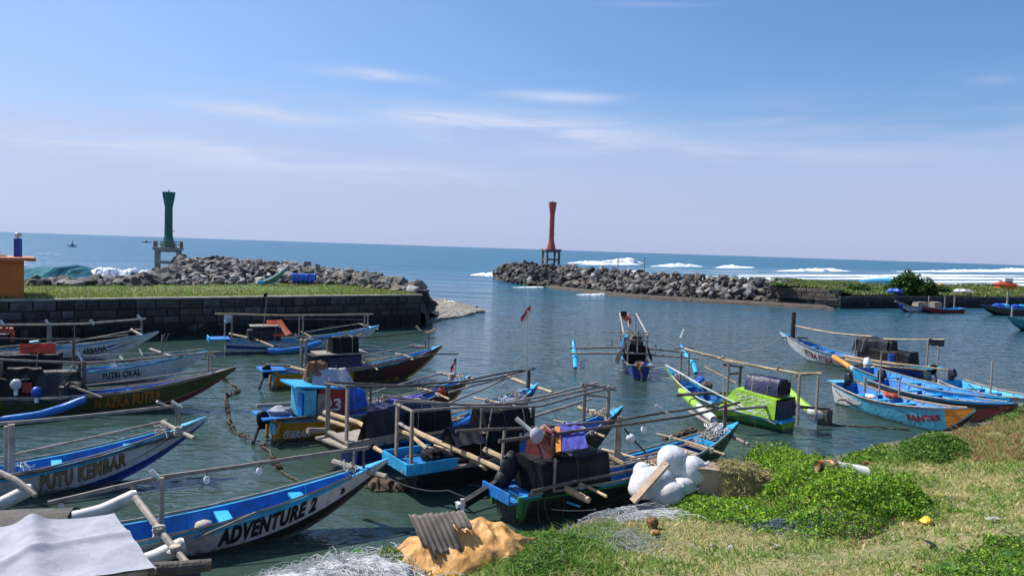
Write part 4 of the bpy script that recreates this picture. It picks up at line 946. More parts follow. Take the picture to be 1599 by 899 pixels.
for px, py, mm in ((25, 600, 'glass'), (57, 612, 'pblue')):
    p = b.pl(px, py, -.6); m = MB(); m.blob(p, (.16, .16, .17), 1, .01); o = m.build('lamp_globe', T[mm], b.root, smooth=True); MB().lathe([(.06, -.32), (.06, -.14)], 8, c=p).build('lamp_socket', T['white'], o)
b.netheap(.42, 'foam', 18, .18, .08); b.wpole([(100, 598, .9), (160, 620, .6)], .05, 'dbamboo')
m = MB(); p = b.pl(113, 604, -.3); m.blob(p, (.35, .2, .15), 6, .3); m.build('net_bundle', T['gtarp'], b.root)

# ---- PUTRI CIKAL
b = Boat('outrigger_boat', (324, 547), (160, 577, .48), 'pale grey boat lettered PUTRI CIKAL with a long blue interior at left', L=8.6, B=1.0, zm=.45, zb=1.15, main='grey', bottom='white', near=-1, vb=.2, rake=.34)
b.text('PUTRI CIKAL', (160, 583), (219, 576), .56, .86, 'ltblack', bold=.03)
for t in (.45, .6, .75): b.thwart(t, 'blue')
b.post(115, 580, 531, .1, .05, 'dbamboo'); b.post(253, 551, 523, 0, .03, 'gbamboo')
b.pole([(-30, 527, .1), (0, 528, .1), (60, 530, .1), (125, 528, .1)], .04, 'dbamboo', name='net_pole'); b.pole([(130, 556, .2), (230, 552, .2), (320, 545, .1)], .035, 'gbamboo')
b.pole([(253, 532, 0), (257, 521, 0)], .025, 'gbamboo', name='fork_rest'); b.pole([(258, 532, 0), (263, 521, 0)], .025, 'gbamboo', name='fork_rest'); b.pole([(218, 546, 0), (222, 555, -.2)], .04, 'pvc', name='fork_rest'); b.pole([(187, 556, 0), (194, 563, -.2)], .04, 'pvc', name='fork_rest')
b.pole([(121, 550, 0), (128, 563, -.2)], .05, 'pvc', name='fork_rest')
b.tarpbox(b.pl(-40, 580).x, b.pl(95, 575).x, -.55, .5, .45, 1.15, 'btarp')
o = b.drape(b.pl(59, 536, -.1), 1.15, .10, .66, 'rtarp', 'orange_curtain', 1)
b.netheap(.62, 'foam', 10, .1); b.wpole([(235, 545, .95), (270, 556, .9)], .05, 'gbamboo')
m = MB()
p = b.pl(120, 574, -.4)
m.tube([p+Vector((math.cos(a)*.16, 0, math.sin(a)*.16)) for a in [k*.52 for k in range(10)]], .045, 8); m.build('life_ring', mat('faded_pink_plastic', (.75, .38, .30), .5), b.root, smooth=True)

# ---- ARBANA
b = Boat('outrigger_boat', (248, 516), (100, 543, .48), 'grey boat lettered ARBANA farthest left beside the block wall', L=9.5, B=1.0, zm=.45, zb=1.35, main='grey', bottom='grey', near=-1, vb=.2, rake=.46)
b.text('ARBANA', (127, 549), (163, 543), .48, .80, 'ltblack', bold=.04)
b.stripe([(.1, .30, .36), (.5, .30, .38), (.8, .42, .47), (.9, .5, .55)], 'black'); b.stripe([(.72, .60, .62), (.8, .62, .74), (.84, .7, .72)], 'dblue')
for t in (.5, .65, .8): b.thwart(t)
b.post(75, 536, 504, .1, .05, 'wood'); b.post(79, 536, 506, -.1, .04, 'wood'); b.post(221, 520, 497, .08, .045, 'wood'); b.post(116, 536, 507, .1, .02, 'wood')
b.pole([(-30, 506, 0), (0, 507, 0), (130, 506, 0), (228, 497, 0)], .06, 'gbamboo', name='net_pole'); b.pole([(110, 534, .3), (170, 523, .3), (222, 512, .3)], .03, 'bamboo')
b.pole([(-20, 543, -.6), (60, 537, -.65), (200, 522, -.5)], .035, 'gbamboo')
for px, py in ((3, 500), (73, 499), (143, 499), (217, 492)): b.pole([(px-2, py, 0), (px+4, py+8, 0)], .06, 'pvc', name='fork_rest')
b.wpole([(205, 514, 1.1), (225, 524, 1.1)], .06, 'gbamboo')
b.tarpbox(b.pl(-60, 540).x, b.pl(20, 540).x, -.5, .5, .5, 1.1, 'btarp'); b.drape(b.pl(8, 511, -.1), .72, .10, .62, 'rtarp', 'orange_curtain', 2)
MB().tube([b.pl(47, 536, -.4), b.pl(62, 534, -.4)], .10, 8).build('drum', T['teal'], b.root)

# ---- white and blue boat with red tarp
b = Boat('outrigger_boat', (592, 507), (352, 531, .62), 'white and blue striped boat with a sloping red tarp against the block wall', B=1.2, zb=1.25, main='grey', bottom='white', near=-1, vb=.25)
b.stripe([(.0, .62, .80), (.2, .55, .70), (.42, .50, .60)], 'dblue'); b.stripe([(.0, .26, .34), (.3, .28, .36), (.6, .4, .46)], 'dblue')
m = MB(); p0 = b.pl(326, 529); p1 = b.pl(358, 530); m.box(((p0.x+p1.x)/2, 0, .72), (p1.x-p0.x, 1.1, .06)); m.build('stern_platform', T['blue'], b.root); MB().box((p0.x-.02, 0, .72), (.06, 1.14, .22)).build('stern_board', T['lblue'], b.root)
b.post(351, 524, 491, .25, .04, 'wood'); b.post(362, 526, 491, -.2, .04, 'wood'); b.post(467, 520, 491, .2, .04); b.post(473, 522, 491, -.15, .04); b.post(569, 512, 492, .12, .04); b.post(574, 512, 492, -.1, .04)
b.pole([(336, 490, 0), (460, 492, 0), (583, 491, 0)], .05, 'bamboo', name='net_pole'); b.pole([(445, 498, .1), (568, 499, .1)], .025, 'dbamboo'); b.pole([(474, 519, .3), (565, 504, .3)], .03, 'gbamboo')
p = b.pl(356, 497); m = MB(); m.blob(p, (.18, .15, .20), 3, .3); m.build('white_bundle', T['grey'], b.root)
b.tarpbox(b.pl(386, 520).x, b.pl(436, 520).x, -.55, .5, .55, 1.25, 'gtarp', slope=-.15); MB().box((b.pl(412, 515).x, 0, 1.30), (1.3, .9, .05)).build('cabin_roof', T['wood'], b.root)
q = MB(); a = b.pl(415, 500, .35); c = b.pl(440, 499, .35); d2 = b.pl(457, 522, -.6); e = b.pl(428, 526, -.6)
q.grid(12, 12, lambda u, v: a.lerp(c, u).lerp(e.lerp(d2, u), v)+Vector((0, 0, .10*math.sin(v*3)*math.sin(u*9)*.3-.05*math.sin(v*3.14)))); q.build('red_tarp', T['rtarp'], b.root, smooth=True)
b.lpole([b.w(358, 521, .8), b.w(395, 528, .72), b.w(427, 541, .5)], .06, 'bamboo'); b.float_([(416, 547, .45), (440, 548, .42), (470, 544, .45), (502, 534, .65)], .12, 'blue')
b.wpole([(500, 533, .4), (470, 518, .8)], .05, 'bamboo'); b.wpole([(560, 505, 1.0), (590, 514, .95)], .04, 'gbamboo')
MB().tube([b.pl(411, 512), b.pl(418, 455)], .02, 5).build('flag_pole', T['gbamboo'], b.root); p = b.pl(418, 456)
MB().grid(5, 3, lambda u, v: p+Vector((-.02-.18*u, .03*math.sin(u*5), -.18*v-.1*u))).build('flag', T['btarp'], b.root)
for t in (.55, .7, .82): b.thwart(t)

# ---- yellow boat with black cabin
b = Boat('outrigger_boat', (690, 538), (430, 578, .62), 'yellow sterned boat with maroon bow and black box cabin, middle of harbour', B=1.2, zb=1.35, main='yellow', bottom='yellow', near=-1, vb=.2)
b.stripe([(.42, .0, .98), (.6, .0, .98), (.96, .3, .98)], 'brownhull'); b.stripe([(.60, .35, .80), (.8, .35, .90), (.985, .4, .98)], 'maroon')
def stern_notch(b):
    m = MB(); x = -b.L/2-.03
    for sy in (-1, 1):
        m = MB(); m.tube([(x+.06, sy*b.b(0)*.98, b.zg(0)), (x-.05, sy*b.b(0)*.9, .3), (x-.10, sy*b.b(0)*.7, .02), (x, sy*b.b(0)*.5, -.15)], .055, 8); m.build('stern_trim', T['yellow'], b.root)
    MB().box((x-.02, 0, .30), (.03, b.b(0)*1.1, .3)).build('stern_panel', T['lblue'], b.root)
stern_notch(b)
m = MB(); m.box((-b.L/2-.15, 0, .68), (.9, 1.1, .06)); m.build('stern_platform', T['blue'], b.root); b.engine(-.06, -.25, 'btarp', dz=-.05)
b.tarpbox(b.pl(482, 565).x, b.pl(559, 565).x, -.6, .5, .6, 1.15, 'navy', amp=.02); b.tarpbox(b.pl(480, 565).x, b.pl(508, 565).x, -.62, .5, .6, 1.18, 'gtarp', amp=.04); b.tarpbox(b.pl(515, 545).x, b.pl(556, 545).x, -.5, .4, 1.15, 1.85, 'btarp', amp=.02, inset=.15)
MB().box((b.pl(530, 556).x, 0, 1.2), (2.0, 1.15, .05)).build('cabin_roof', T['wood'], b.root)
b.post(470, 577, 531, .15, .06, 'wood'); b.post(477, 578, 531, -.15, .06, 'wood'); b.post(664, 545, 518, .12, .04, 'wood'); b.post(669, 545, 518, -.1, .04, 'wood'); b.post(511, 555, 532, 0, .035, 'wood'); b.post(557, 560, 532, 0, .035, 'wood')
b.pole([(462, 527, 0), (560, 528, 0), (610, 523, 0), (676, 516, 0)], .035, 'dbamboo', name='net_pole')
for x0, x1, yy in ((460, 485, 530), (538, 562, 527), (650, 677, 518)):
    b.pole([(x0, yy-9, .2), (x0+8, yy, .1), (x1-8, yy+1, -.1), (x1+3, yy-5, -.25)], .045, 'bamboo', name='fork_rest')
b.pole([(560, 558, .6), (650, 537, .6)], .035, 'gbamboo'); b.wpole([(642, 540, 1.05), (690, 543, 1.05)], .06, 'gbamboo'); b.wpole([(455, 573, .8), (520, 590, .7)], .06, 'bamboo')
b.wpole([(415, 569, .85), (455, 571, .8)], .06, 'wood'); b.float_([(562, 566, .55), (590, 574, .48), (613, 568, .7)], .09, 'pvc', 'orange', .5)
b.pole([(470, 583, -.65), (560, 577, -.7), (680, 552, -.4)], .045, 'wood', name='side_rail')
for t in (.62, .72, .82): b.thwart(t)

# ---- GIBRAN
b = Boat('outrigger_boat', (735, 585), (430, 651, .62), 'yellow boat lettered GIBRAN with a red cabin numbered 23 and blue roof', B=1.3, zb=1.35, main='yellow', bottom='yellow', near=-1, vb=.15)
b.stripe([(.36, .0, .98), (.6, .0, .98), (.985, .4, .98)], 'brownhull'); b.stripe([(.70, .4, .8), (.85, .4, .9), (.985, .5, .95)], 'maroon')
b.text('GIBRAN', (447, 664), (489, 661), .38, .66, 'ltwhite', bold=.04, shear=.15); stern_notch(b)
m = MB(); m.box((-b.L/2-.1, 0, .70), (.8, 1.2, .05)); m.build('stern_platform', T['blue'], b.root); b.engine(-.07, -.2, 'btarp', dz=-.05)
x0, x1, xm, x2 = b.pl(470, 640).x, b.pl(488, 640).x, b.pl(538, 640, -.5).x, b.pl(572, 640, -.4).x
MB().box(((x0+x1)/2-.1, 0, 1.0), ((x1-x0), 1.1, .8)).build('cabin_back', T['skyb'], b.root)
MB().box(((x1+xm)/2, 0, .98), (xm-x1, 1.16, .84)).build('cabin_side', T['red'], b.root)
b.tarpbox(xm, x2, -.55, .5, .55, 1.5, 'bltarp', 'cabin_cover', .3, .1)
MB().box((x0+.35, 0, 1.46), (1.5, 1.3, .05), R=Matrix.Rotation(.1, 3, 'Y')).build('cabin_roof', T['lblue'], b.root)
MB().box(((x0+x1)/2-.32, -.35, .95), (.04, .3, .7)).build('door', T['blue'], b.root); MB().box((x1+.1, -.595, .98), (.36, .02, .6)).build('side_panel', T['wood'], b.root)
b.drape(((x1+xm)/2+.1, 0, 1.88), .95, .42, .5, 'wtarp', 'white_tarp', 4, .4); m = MB(); m.blob((x0+.5, .2, 1.75), (.35, .3, .35), 3, .3); m.build('net_bundle', T['husk'], b.root)
def flattext(body, c, w, h, parent, m, R, bold=.03):
    cu = bpy.data.curves.new('lettering', 'FONT'); cu.body = body; cu.size = 1; cu.offset = bold; cu.resolution_u = 3
    to = bpy.data.objects.new('lettering', cu); COL.objects.link(to); bpy.context.view_layer.update()
    me = bpy.data.meshes.new_from_object(to.evaluated_get(bpy.context.evaluated_depsgraph_get())); bpy.data.objects.remove(to); me.name = 'lettering'
    xs_ = [v.co.x for v in me.vertices]; ys_ = [v.co.y for v in me.vertices]
    for v in me.vertices: v.co = Vector(c)+R @ Vector(((v.co.x-min(xs_))/(max(xs_)-min(xs_))*w-w/2, (v.co.y-min(ys_))/(max(ys_)-min(ys_))*h-h/2, 0))
    me.materials.clear(); me.materials.append(T[m]); o = bpy.data.objects.new('lettering', me); COL.objects.link(o); o.parent = parent; return o
RS = Matrix(((1, 0, 0), (0, 0, -1), (0, 1, 0)))
_s = RS
def sidetext(b, body, c, w, h, m): 
    xs_ = min(v for v in (c[0],)); return flattext(body, c, w, h, b.root, m, RS)
sidetext(b, '23', (b.pl(519, 632, -.58).x, -.592, b.pl(519, 632, -.58).z), .52, .36, 'ltwhite')
b.post(475, 610, 588, .3, .03, 'pvc'); b.post(502, 615, 590, 0, .04, 'dbamboo'); b.post(578, 640, 598, .1, .035, 'dbamboo')
b.flag(525, 610, 570, 'gtarp', None, 0, .15); b.flag(712, 588, 558, 'btarp', 'rtarp', 0, -.25)
b.pole([(478, 585, .2), (560, 575, .1), (660, 553, 0), (716, 553, 0)], .03, 'dbamboo', name='net_pole')
b.wpole([(682, 582, 1.1), (740, 592, 1.1)], .06, 'gbamboo'); b.lash(b.w(705, 587, 1.1), .1, n=6); b.pole([(575, 614, .6), (690, 582, .6)], .035, 'gbamboo'); b.pole([(400, 634, .7), (480, 628, .7)], .06, 'wood', name='side_rail')
b.pole([(430, 655, -.7), (520, 648, -.75), (640, 622, -.72), (725, 598, -.2)], .05, 'dwood', name='side_rail'); b.netheap(.94, 'rope', 20, .14, .08)
m = MB(); p = b.pl(440, 643, -.2); m.blob(p, (.32, .22, .15), 2, .25); m.build('white_bundle', T['wtarp'], b.root); b.float_([(540, 643, .35), (590, 628, .4), (605, 620, .5)], .1, 'teal', 'maroon', .4)
m = MB(); m.blob(b.pl(690, 612, -.55), (.12, .1, .16), 2, .2); m.build('orange_bundle', T['rtarp'], b.root)
for t in (.6, .72, .82): b.thwart(t)

# ---- boat with violet tarp (behind the frame posts)
b = Boat('outrigger_boat', (840, 598), (545, 690, .60), 'blue hulled boat with violet tarp on a black box cabin, centre of the raft', B=1.25, zb=1.35, main='dblue', bottom='dblue', near=-1, vb=.25, rail='gbamboo')
MB().box((-b.L/2+.1, 0, .66), (1.3, 1.35, .05)).build('stern_platform', T['wood'], b.root); MB().box((-b.L/2+.2, -.70, .70), (1.4, .04, .22)).build('side_board', T['wood'], b.root)
b.post(511, 672, 600, .5, .06, 'wood'); b.post(541, 688, 604, -.5, .075, 'wood', w=.10)
b.post(825, 600, 578, .0, .06, 'dbamboo')
b.pole([(508, 597, .5), (600, 601, .45), (700, 603, .3), (770, 592, .15), (835, 575, .05)], .035, 'dbamboo', name='net_pole'); b.pole([(540, 603, -.5), (620, 602, -.3), (720, 596, -.2), (815, 577, -.1)], .035, 'dbamboo', name='net_pole'); b.pole([(508, 598, .5), (545, 606, -.5)], .04, 'dbamboo', name='cross_bar'); b.pole([(700, 612, .3), (815, 583, 0)], .03, 'gbamboo')
b.pole([(480, 672, .6), (510, 672, .6), (545, 692, -.6)], .08, 'wood', name='end_beam'); b.wpole([(505, 645, .9), (560, 660, .82), (606, 684, .75)], .075, 'bamboo'); b.wpole([(500, 652, .8), (545, 668, .75)], .065, 'bamboo'); b.wpole([(515, 692, .6), (600, 688, .62), (700, 672, .65)], .055, 'bamboo', name='side_pole'); b.wpole([(600, 690, .62), (650, 672, .7), (725, 652, .75)], .05, 'plank', name='side_pole')
b.tarpbox(b.pl(620, 660).x, b.pl(706, 655, -.5).x, -.6, .55, .55, 1.2, 'btarp', amp=.02); o = b.tarpbox(b.pl(588, 650).x, b.pl(660, 650).x, -.5, .5, .95, 1.42, 'navy', amp=.06); b.drape(b.pl(634, 619), 1.1, .35, .62, 'purple', 'violet_tarp', 2)
b.drape(b.pl(592, 640, -.5), .7, .2, .85, 'gtarp', 'grey_mesh_cover', 8, .3); b.netheap(.86, 'rope', 26, .16, .1); b.netheap(.80, 'foam', 14, .14, .05)
b.float_([(665, 688, .45), (702, 671, .55), (741, 651, .75)], .10, 'blue'); b.wpole([(790, 586, 1.2), (826, 600, 1.1), (862, 612, 1.05)], .06, 'bamboo'); b.pole([(690, 634, .65), (750, 610, .7), (790, 590, .6)], .035, 'gbamboo')
for t in (.66, .78): b.thwart(t, 'lblue')
b.post(590, 648, 610, .1, .02, 'wood'); b.post(676, 652, 625, 0, .03, 'wood'); b.netheap(.20, 'drope', 18, .25, .05); b.buoy(b.pl(786, 590), r=.06)

# ---- boat with black tent cabin
b = Boat('outrigger_boat', (972, 634), (640, 724, .60), 'black hulled boat with blue tray stern, tall timber frame and black tent cabin', B=1.25, zb=1.35, main='black', bottom='black', near=-1, vb=.25)
MB().box((-b.L/2+.25, 0, .56), (1.2, 1.30, .05)).build('stern_tray', T['blue'], b.root)
for sy in (-1, 1): MB().box((-b.L/2+.25, sy*.66, .68), (1.2, .04, .24)).build('tray_side', T['lblue'], b.root)
MB().box((-b.L/2-.37, 0, .68), (.04, 1.28, .24)).build('tray_side', T['lblue'], b.root)
m = MB(); m.blob((-b.L/2+.6, .1, .72), (.25, .3, .14), 3, .25); m.build('black_bundle', T['btarp'], b.root)
b.post(619, 702, 632, .55, .08, 'plank', w=.10); b.post(642, 713, 642, -.55, .08, 'wood', w=.10); b.pole([(622, 660, .55), (644, 673, -.55)], .045, 'wood', name='cross_bar'); b.pole([(617, 630, .55), (645, 643, -.55)], .045, 'wood', name='cross_bar')
b.post(912, 640, 600, .1, .05, 'wood'); b.post(949, 648, 602, -.1, .05, 'wood'); b.pole([(908, 599, .15), (935, 602, 0), (962, 608, -.15)], .04, 'wood', name='cross_bar'); b.pole([(912, 615, .1), (949, 620, -.1)], .04, 'wood', name='cross_bar')
b.pole([(597, 617, .55), (700, 630, .4), (780, 631, .3), (860, 616, .2), (933, 597, .1)], .035, 'gbamboo', name='net_pole'); b.pole([(617, 627, .2), (740, 632, .1), (830, 627, 0), (947, 601, 0)], .035, 'gbamboo', name='net_pole'); b.pole([(645, 642, -.5), (740, 637, -.3), (840, 633, -.2), (960, 605, -.1)], .035, 'gbamboo', name='net_pole')
b.tarpbox(b.pl(707, 690).x, b.pl(812, 688, -.5).x, -.65, .55, .55, 1.15, 'btarp', amp=.02); b.tarpbox(b.pl(745, 660).x, b.pl(815, 660).x, -.55, .5, 1.1, 1.66, 'btarp', amp=.02, inset=.14); b.drape(b.pl(722, 663, -.2), .8, .45, .35, 'gtarp', 'tarp_flap', 4); MB().box((b.pl(745, 675).x, -.3, 1.2), (.9, .22, .03)).build('roof_plank', T['plank'], b.root)
b.post(751, 665, 638, -.4, .025, 'wood'); b.post(756, 668, 640, -.5, .02, 'wood', lean=.2); b.post(831, 690, 634, -.1, .05, 'dbamboo'); b.post(817, 660, 630, .2, .04, 'dbamboo')
b.wpole([(640, 669, 1.0), (700, 696, .92), (785, 736, .72)], .075, 'bamboo'); b.wpole([(586, 660, .9), (640, 680, .85), (667, 700, .8)], .065, 'bamboo'); b.wpole([(585, 699, .62), (640, 731, .60)], .055, 'bamboo', name='end_beam')
b.wpole([(628, 736, .60), (720, 728, .60), (800, 712, .62)], .05, 'wood', name='side_pole'); b.wpole([(640, 728, .66), (760, 712, .7), (900, 700, .72)], .045, 'dwood', name='side_pole'); b.wpole([(655, 700, .7), (750, 716, .66)], .09, 'plank', name='loose_plank')
b.wpole([(903, 636, 1.2), (948, 650, 1.15)], .055, 'bamboo'); b.pole([(815, 657, .7), (880, 636, .75), (922, 622, .7)], .04, 'gbamboo'); b.netheap(.90, 'rope', 26, .15, .1); b.pole([(806, 652, -.3), (825, 668, -.5), (838, 678, -.6)], .05, 'wood', name='gaff'); b.lash(b.w(925, 644, 1.15), .1, n=5)
p = b.pl(822, 642, .0); m = MB(); m.blob(p, (.22, .12, .10), 3, .1); m.build('float_bundle', T['foam'], b.root, smooth=True)
b.stripe([(.72, .3, .85), (.88, .4, .9), (.985, .6, .9)], 'brownhull')
MB().tube([b.w(862, 640, 1.2), b.w(875, 662, .7)], .015, 5).build('pole_marker', T['pvc'], b.root); MB().tube([b.pl(822, 575, 0), b.pl(822, 640, 0)], .012, 5).build('mast', T['gbamboo'], b.root)
p = b.pl(823, 493, 0); MB().tube([b.pl(822, 600, 0), b.pl(824, 484, 0)], .018, 5).build('flag_pole', T['pvc'], b.root)
q = b.pl(829, 476, 0); e_ = b.pl(813, 494, 0)
MB().grid(8, 3, lambda u, v: q.lerp(e_, u)+Vector((0, .03*math.sin(u*6), -v*.14))).build('flag', T['red'], b.root, smooth=True); MB().grid(8, 3, lambda u, v: q.lerp(e_, u)+Vector((0.02, .03*math.sin(u*6), -.14-v*.14*(1-u*.6)))).build('flag_band', T['white'], b.root, smooth=True)

# ---- near boat beside the bank
b = Boat('outrigger_boat', (1152, 659), (792, 764, .62), 'black and green boat alongside the bank with a tipped engine and black cabin', B=1.35, zm=.62, zb=1.3, main='bottle', bottom='black', near=-1, vb=.22, inner='blue')
b.stripe([(.003, .10, .93), (.03, .10, .93)], 'green'); b.stripe([(.03, .86, .92), (.4, .86, .92)], 'green')
for k in range(3): b.stripe([(.30, .32+.07*k, .325+.07*k), (.42, .40+.11*k, .42+.11*k), (.54, .34+.15*k, .345+.15*k)], 'wood', name='swoosh_line')
for sy in (-1, 1): MB().box((-b.L/2-.02, sy*b.b(0), .40), (.10, .06, .42)).build('stern_trim', T['green'], b.root)
m = MB(); [m.box(c_, s_) for c_, s_ in (((-b.L/2-.12, 0, .50), (.3, 1.0, .04)), ((-b.L/2-.27, 0, .60), (.04, 1.0, .22)))]; m.build('stern_platform', T['blue'], b.root)
x = -b.L/2; m = MB(); m.blob((x+.25, .32, .98), (.22, .17, .30), 4, .14, 14, 10); m.blob((x+.10, .33, .72), (.2, .15, .2), 5, .1); o = m.build('outboard_motor', T['gtarp'], b.root, smooth=True)
m = MB(); m.beam((x+.1, .33, .75), (x-.62, .33, .42), .13, .10); m.beam((x-.2, .33, .60), (x-.8, .33, .36), .17, .13); m.build('motor_leg', T['btarp'], o)
m = MB()
for k in range(3): a = k*2.09; m.beam((x-.85, .33, .36), (x-.9, .33+.16*math.cos(a), .36+.16*math.sin(a)), .08, .02)
m.tube([(x-.74, .33, .36), (x-.98, .33, .34)], .05, 8); m.build('propeller', T['foam'], o)
MB().tube([(x+.05, .35, .6), (x+.12, .35, 1.75)], .03, 6).build('tiller_pole', T['wood'], b.root)
b.tarpbox(b.pl(846, 725, -.5).x, b.pl(950, 720, -.5).x, -.72, .62, .55, 1.22, 'btarp', amp=.02); b.tarpbox(b.pl(836, 690).x, b.pl(868, 690).x, -.4, .45, 1.2, 1.75, 'maroon', amp=.10, name='net_bundle')
q = MB(); a = b.pl(866, 661, .35); c_ = b.pl(905, 659, .35); e = b.pl(875, 704, -.62); d3 = b.pl(918, 699, -.62)
q.grid(16, 14, lambda u, v: a.lerp(c_, u).lerp(e.lerp(d3, u), v**1.1)+Vector((0, 0, .06*math.sin(v*3.1)+.03*noise.noise(Vector((u*6, v*3, 2)))))); q.build('violet_cloth', T['purple'], b.root, smooth=True)
q = MB(); a = b.pl(866, 663, .3); c_ = b.pl(874, 663, .3); e = b.pl(868, 706, -.60); d3 = b.pl(876, 704, -.63)
q.grid(5, 12, lambda u, v: a.lerp(c_, u).lerp(e.lerp(d3, u), v**1.1)+Vector((0, 0, .09*math.sin(v*3.1)))); q.build('orange_strap', T['orange'], b.root, smooth=True)
b.wpole([(813, 722, .74), (868, 752, .70), (919, 780, .60)], .085, 'bamboo'); b.wpole([(757, 702, .95), (800, 722, .85), (850, 748, .75)], .075, 'bamboo'); b.lash(b.w(868, 752, .70), .11, n=5); b.lash(b.w(822, 727, .73), .11)
b.wpole([(945, 710, 1.0), (975, 726, .85)], .07, 'bamboo'); b.post(965, 715, 650, .1, .055, 'gbamboo'); b.post(961, 700, 662, .15, .03, 'gbamboo'); b.post(1130, 690, 640, 0, .05, 'dbamboo'); b.post(862, 706, 678, -.3, .03, 'gbamboo'); b.post(866, 740, 715, -.6, .03, 'gbamboo')
b.pole([(712, 675, .3), (800, 669, .25), (868, 664, .2), (960, 656, .15), (1060, 641, .05), (1130, 628, 0)], .035, 'dbamboo', name='net_pole'); b.pole([(780, 688, -.2), (865, 678, -.2), (960, 664, -.1), (1070, 650, -.1), (1155, 629, -.05)], .04, 'dbamboo', name='net_pole'); b.pole([(1024, 632, .2), (1052, 651, -.1)], .035, 'pvc', name='fork_rest')
b.pole([(805, 652, .2), (838, 680, -.2)], .05, 'pvc', name='gaff'); p = b.pl(838, 680, -.25); m = MB(); m.blob(p, (.15, .13, .17), 2, .04); m.build('float_ball', T['wtarp'], b.root, smooth=True)
b.pole([(975, 668, .1), (985, 682, 0), (1008, 706, 0)], .025, 'rubber', name='hose'); p = b.pl(985, 684, 0); m = MB(); m.blob(p, (.11, .10, .10), 2, .04); m.build('float_ball', T['foam'], b.root, smooth=True)
b.wpole([(1075, 640, 1.1), (1130, 676, 1.0), (1168, 694, .95)], .055, 'gbamboo'); b.netheap(.90, 'foam', 44, .20, .10); b.netheap(.86, 'rope', 30, .2, .0); b.buoy(b.pl(1006, 660, 0), r=.07, hang=.15); b.pole([(830, 768, -.78), (920, 748, -.82), (1010, 728, -.80)], .04, 'dwood', name='side_rail')
m = MB(); m.grid(14, 8, lambda u, v: Vector((lerp(.3, 1.7, u), lerp(-.5, .5, v), .62+.12*math.sin(u*3.1)*math.sin(v*3.1)+.05*noise.noise(Vector((u*9, v*7, 3)))))); m.build('folded_net', mat('brown_net', (.30, .20, .14), .9, (.20, .13, .09), 30, 6, bump=1, bscale=40), b.root)
for t in (.05, .18, .74, .80): b.thwart(t, 'plank' if t > .3 else 'blue', .24)
b.thwart(.83, 'lblue', .1, .18); b.pole([(1105, 672, -.1), (1118, 662, -.1)], .03, 'gbamboo'); b.flag(1132, 650, 622, 'red', None, 0, .06)
m = MB()
for k in (0, 3, 4, 7):
    p = b.surf(.0+.02*k, .9, -1, .02); m.tube([p, p+Vector((R_.uniform(-.1, .1), -.04, -.2)), p+Vector((R_.uniform(-.1, .1), -.05, -.45))], .012, 4)
m.build('hanging_ropes', T['drope'], b.root)
b.wpole([(835, 768, .35), (905, 792, .3)], .03, 'skyb', name='loose_pole'); b.wpole([(835, 778, .4), (870, 752, .8)], .02, 'rope', name='mooring_line')

# ---- boat seen from astern
sx = P(995, 575, 0); b = Boat('outrigger_boat', (977, 520), (995, 566, .55), 'small blue boat seen from its stern with both outriggers spread wide', L=7.2, B=1.1, zm=.5, zb=1.25, main='dblue', bottom='dblue', near=-1)
xe = -b.L/2; k = b.M
for xx, (yl, yr) in ((-.9, (533, 545)), (1.3, (526, 536))):
    pa = b.xs(928, 541 if xx > 0 else 554, xx); pb = b.xs(1062, 548 if xx > 0 else 562, xx)
    zz = (pa.z+pb.z)/2; zz = max(.75, min(.95, zz)); b.lpole([(xx, 3.0, zz-.1), (xx, 0, zz+.05), (xx, -3.0, zz-.1)], .06, 'gbamboo')
for sy in (-1, 1):
    m = MB(); m.tube([(-1.6, sy*2.75, .10), (-.9, sy*2.75, .45), (1.3, sy*2.75, .55), (2.6, sy*2.75, .85)], [.09, .12, .12, .08], 12); m.build('float', T['lblue'], b.root, smooth=True)
b.tarpbox(-1.9, .2, -.50, .50, .45, 1.3, 'btarp'); b.drape((-1.5, .62, 1.15), .7, .25, .7, 'gtarp', 'grey_drape', 3, .2); b.drape((-.6, -.6, 1.2), .8, .22, .7, 'gtarp', 'grey_drape', 6, .2); b.netheap(.3, 'rope', 26, .25, .6); b.netheap(.62, 'rope', 30, .3, .5); b.netheap(.45, 'drope', 30, .3, 1.2); b.clutter(.0, .1, 5, .5); m = MB()
for sy in (-1, 1):
    m.tube([(-2.0, sy*.42, .5), (-2.0, sy*.42, 1.75)], .035, 6); m.tube([(-2.0, sy*.42, 1.45), (-1.9, 0, 1.95)], .03, 6); m.tube([(2.6, sy*.35, .8), (2.8, sy*.42, 2.35)], .035, 6); m.tube([(2.8, sy*.42, 2.35), (-1.2, sy*.55, 1.7)], .045, 6)
m.tube([(-2.0, -.5, 1.55), (-2.0, .5, 1.55)], .035, 6); m.tube([(-2.0, -.5, .95), (-2.0, .5, .95)], .04, 6); m.tube([(2.8, -.6, 2.32), (2.8, .6, 2.32)], .035, 6); m.tube([(-1, -.7, 1.8), (-1, 1.6, 1.75)], .035, 6); m.tube([(.8, .1, 1.2), (2.8, 0, 2.35)], .03, 6); m.tube([(-1.2, -.55, 1.7), (-1.3, -.5, .6)], .03, 6); m.tube([(-1.2, .55, 1.7), (-1.3, .5, .6)], .03, 6); m.tube([(-2.0, -.42, 1.75), (-2, .42, 1.75)], .035, 6); m.tube([(-2.0, 0, .95), (-2, 0, 1.95)], .03, 6); m.tube([(-1.0, -.95, .75), (-1.1, -.95, 1.3)], .03, 6); m.tube([(1.2, .9, .75), (1.2, .9, 1.3)], .03, 6)
m.build('timber_frame', T['gbamboo'], b.root); b.tarpbox(-1.7, -.4, -.35, .35, 1.3, 1.7, 'dwood', amp=.03); b.engine(-.03, 0, 'dwood', dz=-.15, sc=.8)
MB().box((xe+.05, 0, .62), (.1, 1.25, .07)).build('stern_beam', T['wood'], b.root)
